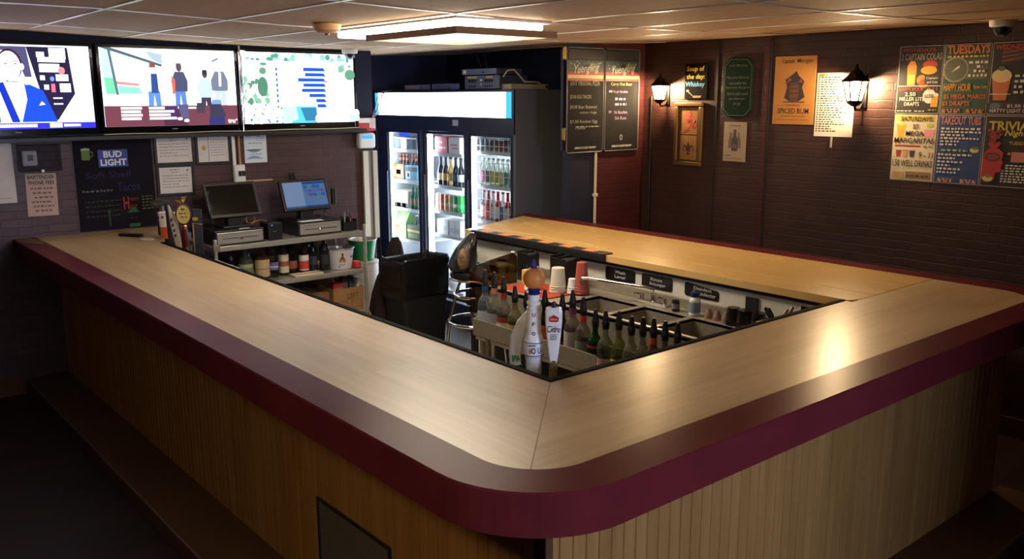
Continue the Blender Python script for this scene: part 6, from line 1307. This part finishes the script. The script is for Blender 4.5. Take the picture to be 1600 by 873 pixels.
# handles at the television end
def tri(label, x, y, z): return thing('tap_handle', label, 'tap handle', (x, y, z))
t = tri('white and orange three-sided tap handle nearest the television wall', .10, 3.985, 1.015); ferrule(t, 0.)
q = MB()
def taper(mb, prof, n=4, a0=.6):
    for (r0, z0, m_), (r1, z1, _) in zip(prof, prof[1:]):
        A = [(r0 * math.cos(a0 + 2 * PI * k / n), r0 * math.sin(a0 + 2 * PI * k / n), z0) for k in range(n)]; B = [(r1 * math.cos(a0 + 2 * PI * k / n), r1 * math.sin(a0 + 2 * PI * k / n), z1) for k in range(n)]
        mb.add(A + B, [(k, (k + 1) % n, n + (k + 1) % n, n + k) for k in range(n)], m_)
    mb.add(A, [tuple(range(n))], prof[-1][2]); mb.add(B, [tuple(range(n))], prof[-1][2])
taper(q, [(.030, 0, 0), (.031, .05, 1), (.038, .13, 2), (.045, .225, 2), (.02, .232, 2)]); q.build('handle_body', [m_black, mat((214, 96, 44), .4), m_white], t, bevel=.002)
q = MB(); marks(q, -.02, .02, .19, .016, 0, 0, rnd=random.Random(3)); o = q.build('printing', mat((120, 84, 60), .5), t); o.location = (-.025, -.026, 0); o.rotation_euler = (0, 0, -.75)
MB().lathe([(.006, .232), (.006, .262), (.004, .268)], n=10).build('pin', m_steel_d, t)
t = tri('dark navy fin-shaped tap handle with white lettering along its edge', .11, 3.86, 1.015); ferrule(t, 0.)
q = MB(); q.prism([(-.022, 0), (.020, 0), (.026, .12), (.018, .25), (-.012, .315), (-.034, .30), (-.030, .10)], -.012, .012, 'y'); q.build('handle_body', mat((24, 28, 48), .4), t, bevel=.004)
q = MB()
for k in range(9): q.box(.017 - .0006 * k, .026 - .0006 * k, -.0132, -.0120, .02 + .026 * k, .036 + .026 * k)
q.build('lettering', m_white, t)
t = tri('cream paddle tap handle with navy letters between the dark fin and the gold eagle', .10, 3.735, 1.01); ferrule(t, 0.)
q = MB(); q.prism([(-.014, 0), (.016, 0), (.020, .03), (.004, .20), (-.044, .31), (-.050, .30), (-.040, .18)], -.010, .010, 'y'); q.build('handle_body', mat((222, 208, 176), .4), t, bevel=.004)
q = MB()
for k in range(4): q.box(-.042 + .006 * k, -.030 + .006 * k, -.0112, -.0100, .20 - .035 * k, .22 - .035 * k)
q.build('lettering', mat((30, 34, 60), .5), t)
t = tri('maroon turned tap handle with a gold oval badge and a gold eagle on top', .12, 3.66, 1.025); ferrule(t, 0.)
MB().lathe([(.016, 0), (.020, .01), (.017, .02), (.023, .05), (.024, .09), (.019, .14), (.014, .155), (.014, .17)], n=20).build('handle_body', mat((84, 26, 34), .3), t); MB().lathe([(.015, -.006), (.018, -.003), (.018, .008), (.015, .011)], n=18).build('foot_ring', m_brass, t); MB().lathe([(.015, .150), (.018, .156), (.015, .163)], n=18).build('neck_ring', m_brass, t)
va4 = math.atan2(-1.9007 - .12, 2.0775 + 3.66)
def ov(rx, rz_, zc, n=24): return [(rx * math.cos(2 * PI * k / n), zc + rz_ * math.sin(2 * PI * k / n)) for k in range(n)]
b_ = MB().prism(ov(.048, .068, .235), -.010, .010, 'y').build('badge_back', mat((96, 30, 38), .35), t, bevel=.003); c_ = MB().prism(ov(.041, .060, .233), -.0125, -.010, 'y').build('badge', mat((196, 178, 112), .4), t)
q = MB(); r_ = random.Random(2); marks(q, -.028, .028, .236, .008, -.0132, 0, rnd=r_); marks(q, -.018, .026, .214, .008, -.0132, 0, rnd=r_); marks(q, -.014, .014, .262, .01, -.0132, 0, rnd=r_); d_ = q.build('lettering', mat((96, 76, 40), .5), t)
q = MB(); q.sphere((0, 0, .318), .012, n=12, sc=(.8, .8, 1.4)); q.add([(0, -.004, .312), (-.042, -.002, .330), (-.040, -.002, .322), (-.008, -.004, .304), (0, .004, .312), (-.042, .002, .330), (-.040, .002, .322), (-.008, .004, .304)], [(0, 1, 2, 3), (7, 6, 5, 4), (0, 4, 5, 1), (1, 5, 6, 2), (2, 6, 7, 3)]); q.add([(.004, -.004, .312), (.014, -.002, .345), (.026, -.002, .352), (.012, -.004, .312), (.004, .004, .312), (.014, .002, .345), (.026, .002, .352), (.012, .004, .312)], [(3, 2, 1, 0), (4, 5, 6, 7), (1, 5, 4, 0), (2, 6, 5, 1), (3, 7, 6, 2)]); q.sphere((.004, 0, .340), .008, n=10); e_ = q.build('eagle', m_brass, t)
for o in (b_, c_, d_, e_): o.rotation_euler = (0, 0, va4)
t = tri('plain black rectangular tap handle with a gold edge nearest the steel cart', .12, 3.42, 1.03); ferrule(t, 0.)
b_ = MB().box(-.028, .028, -.010, .010, .0, .285).build('handle_body', m_black, t, bevel=.003)
q = MB(); q.box(-.031, -.024, -.0115, -.0098, 0, .20); q.prism([(-.031, .20), (-.024, .20), (.03, .185), (.03, .192)], -.0115, -.0098, 'y'); q.box(-.028, .004, -.0115, -.0098, .215, .235); d_ = q.build('gold_edge', m_brass, t)
for o in (b_, d_): o.rotation_euler = (0, 0, math.atan2(-2.02, 5.5))
t = tri('dark round-topped tap handle standing behind the white and orange one', .12, 4.13, .985); ferrule(t, 0.)
MB().prism(ov(.050, .032, .30), -.009, .009, 'y').build('badge', mat((34, 36, 34), .4), t, bevel=.003); MB().lathe([(.012, 0), (.016, .05), (.011, .27)], n=14).build('handle_body', m_black, t)
q = MB(); put_text(q, 'MILLER', -.03, .03, .294, .308, -.0096, 0, .01); q.build('lettering', mat((96, 100, 84), .5), t)
# small things on the television end of the top
t = thing('remote_control', 'black remote control lying on the wood top beside the chalk menu', 'remote', (-.06, 4.19, ZT + .001)); t.rotation_euler = (0, 0, -.95)
MB().box(-.085, .085, -.022, .022, 0, .018).build('body', m_black, t, bevel=.005)
q = MB()
for i in range(6):
    for j in range(3): q.lathe([(.004, .018), (.004, .0195)], (-.06 + .022 * i, -.012 + .012 * j, 0), 8)
q.build('buttons', mat((70, 70, 74), .6), t)
tag(MB().lathe([(.042, 0), (.044, .004), (.042, .008)], (-.03, 3.95, ZT + .001), 24).build('coaster', mat((206, 188, 150), .7)), 'round pale coaster on the wood top beside the tap handles', 'coaster')
t = thing('menu_holder', 'long dark menu holder with a pale end lying just inside the opening edge', 'menu', (.075, 2.97, 1.005)); t.rotation_euler = (0, -.25, 0)
MB().box(-.035, .035, -.20, .20, 0, .018).build('cover', mat((54, 34, 34), .5), t, bevel=.003)
q = MB(); r_ = random.Random(7)
for k in range(3):
    y = -.16
    while y < .16: q.box(-.022 + .018 * k, -.012 + .018 * k, y, y + .016, .0181, .0186); y += r_.uniform(.022, .034)
q.build('printing', mat((190, 150, 110), .6), t); MB().box(.036, .05, -.17, .20, .0, .014).build('pale_edge', m_white, t, bevel=.002)
tag(MB().box(.03, .14, 2.6, 3.3, .0, .99).build('under_counter_cabinet', m_black, bevel=.004), 'black under-counter cabinet inside the long side of the bar, below the menu holder', 'cabinet')
t = thing('vent_grille', 'dark slatted vent grille low in the beadboard facing the open floor', 'vent', (-.451, .56, .12), RZ)
q = MB(); q.box(-.26, .26, -.008, 0, 0, .012); q.box(-.26, .26, -.008, 0, .373, .385); q.box(-.26, -.248, -.008, 0, .012, .373); q.box(.248, .26, -.008, 0, .012, .373); q.build('frame', mat((34, 28, 22), .5), t)
q = MB()
for k in range(24): q.add([(-.248, -.007, .018 + .015 * k), (.248, -.007, .018 + .015 * k), (.248, -.001, .026 + .015 * k), (-.248, -.001, .026 + .015 * k)], [(0, 1, 2, 3)])
q.build('louvre', mat((78, 68, 52), .5), t); MB().box(-.25, .25, -.0012, 0, .01, .375).build('backing', m_blackm, t)
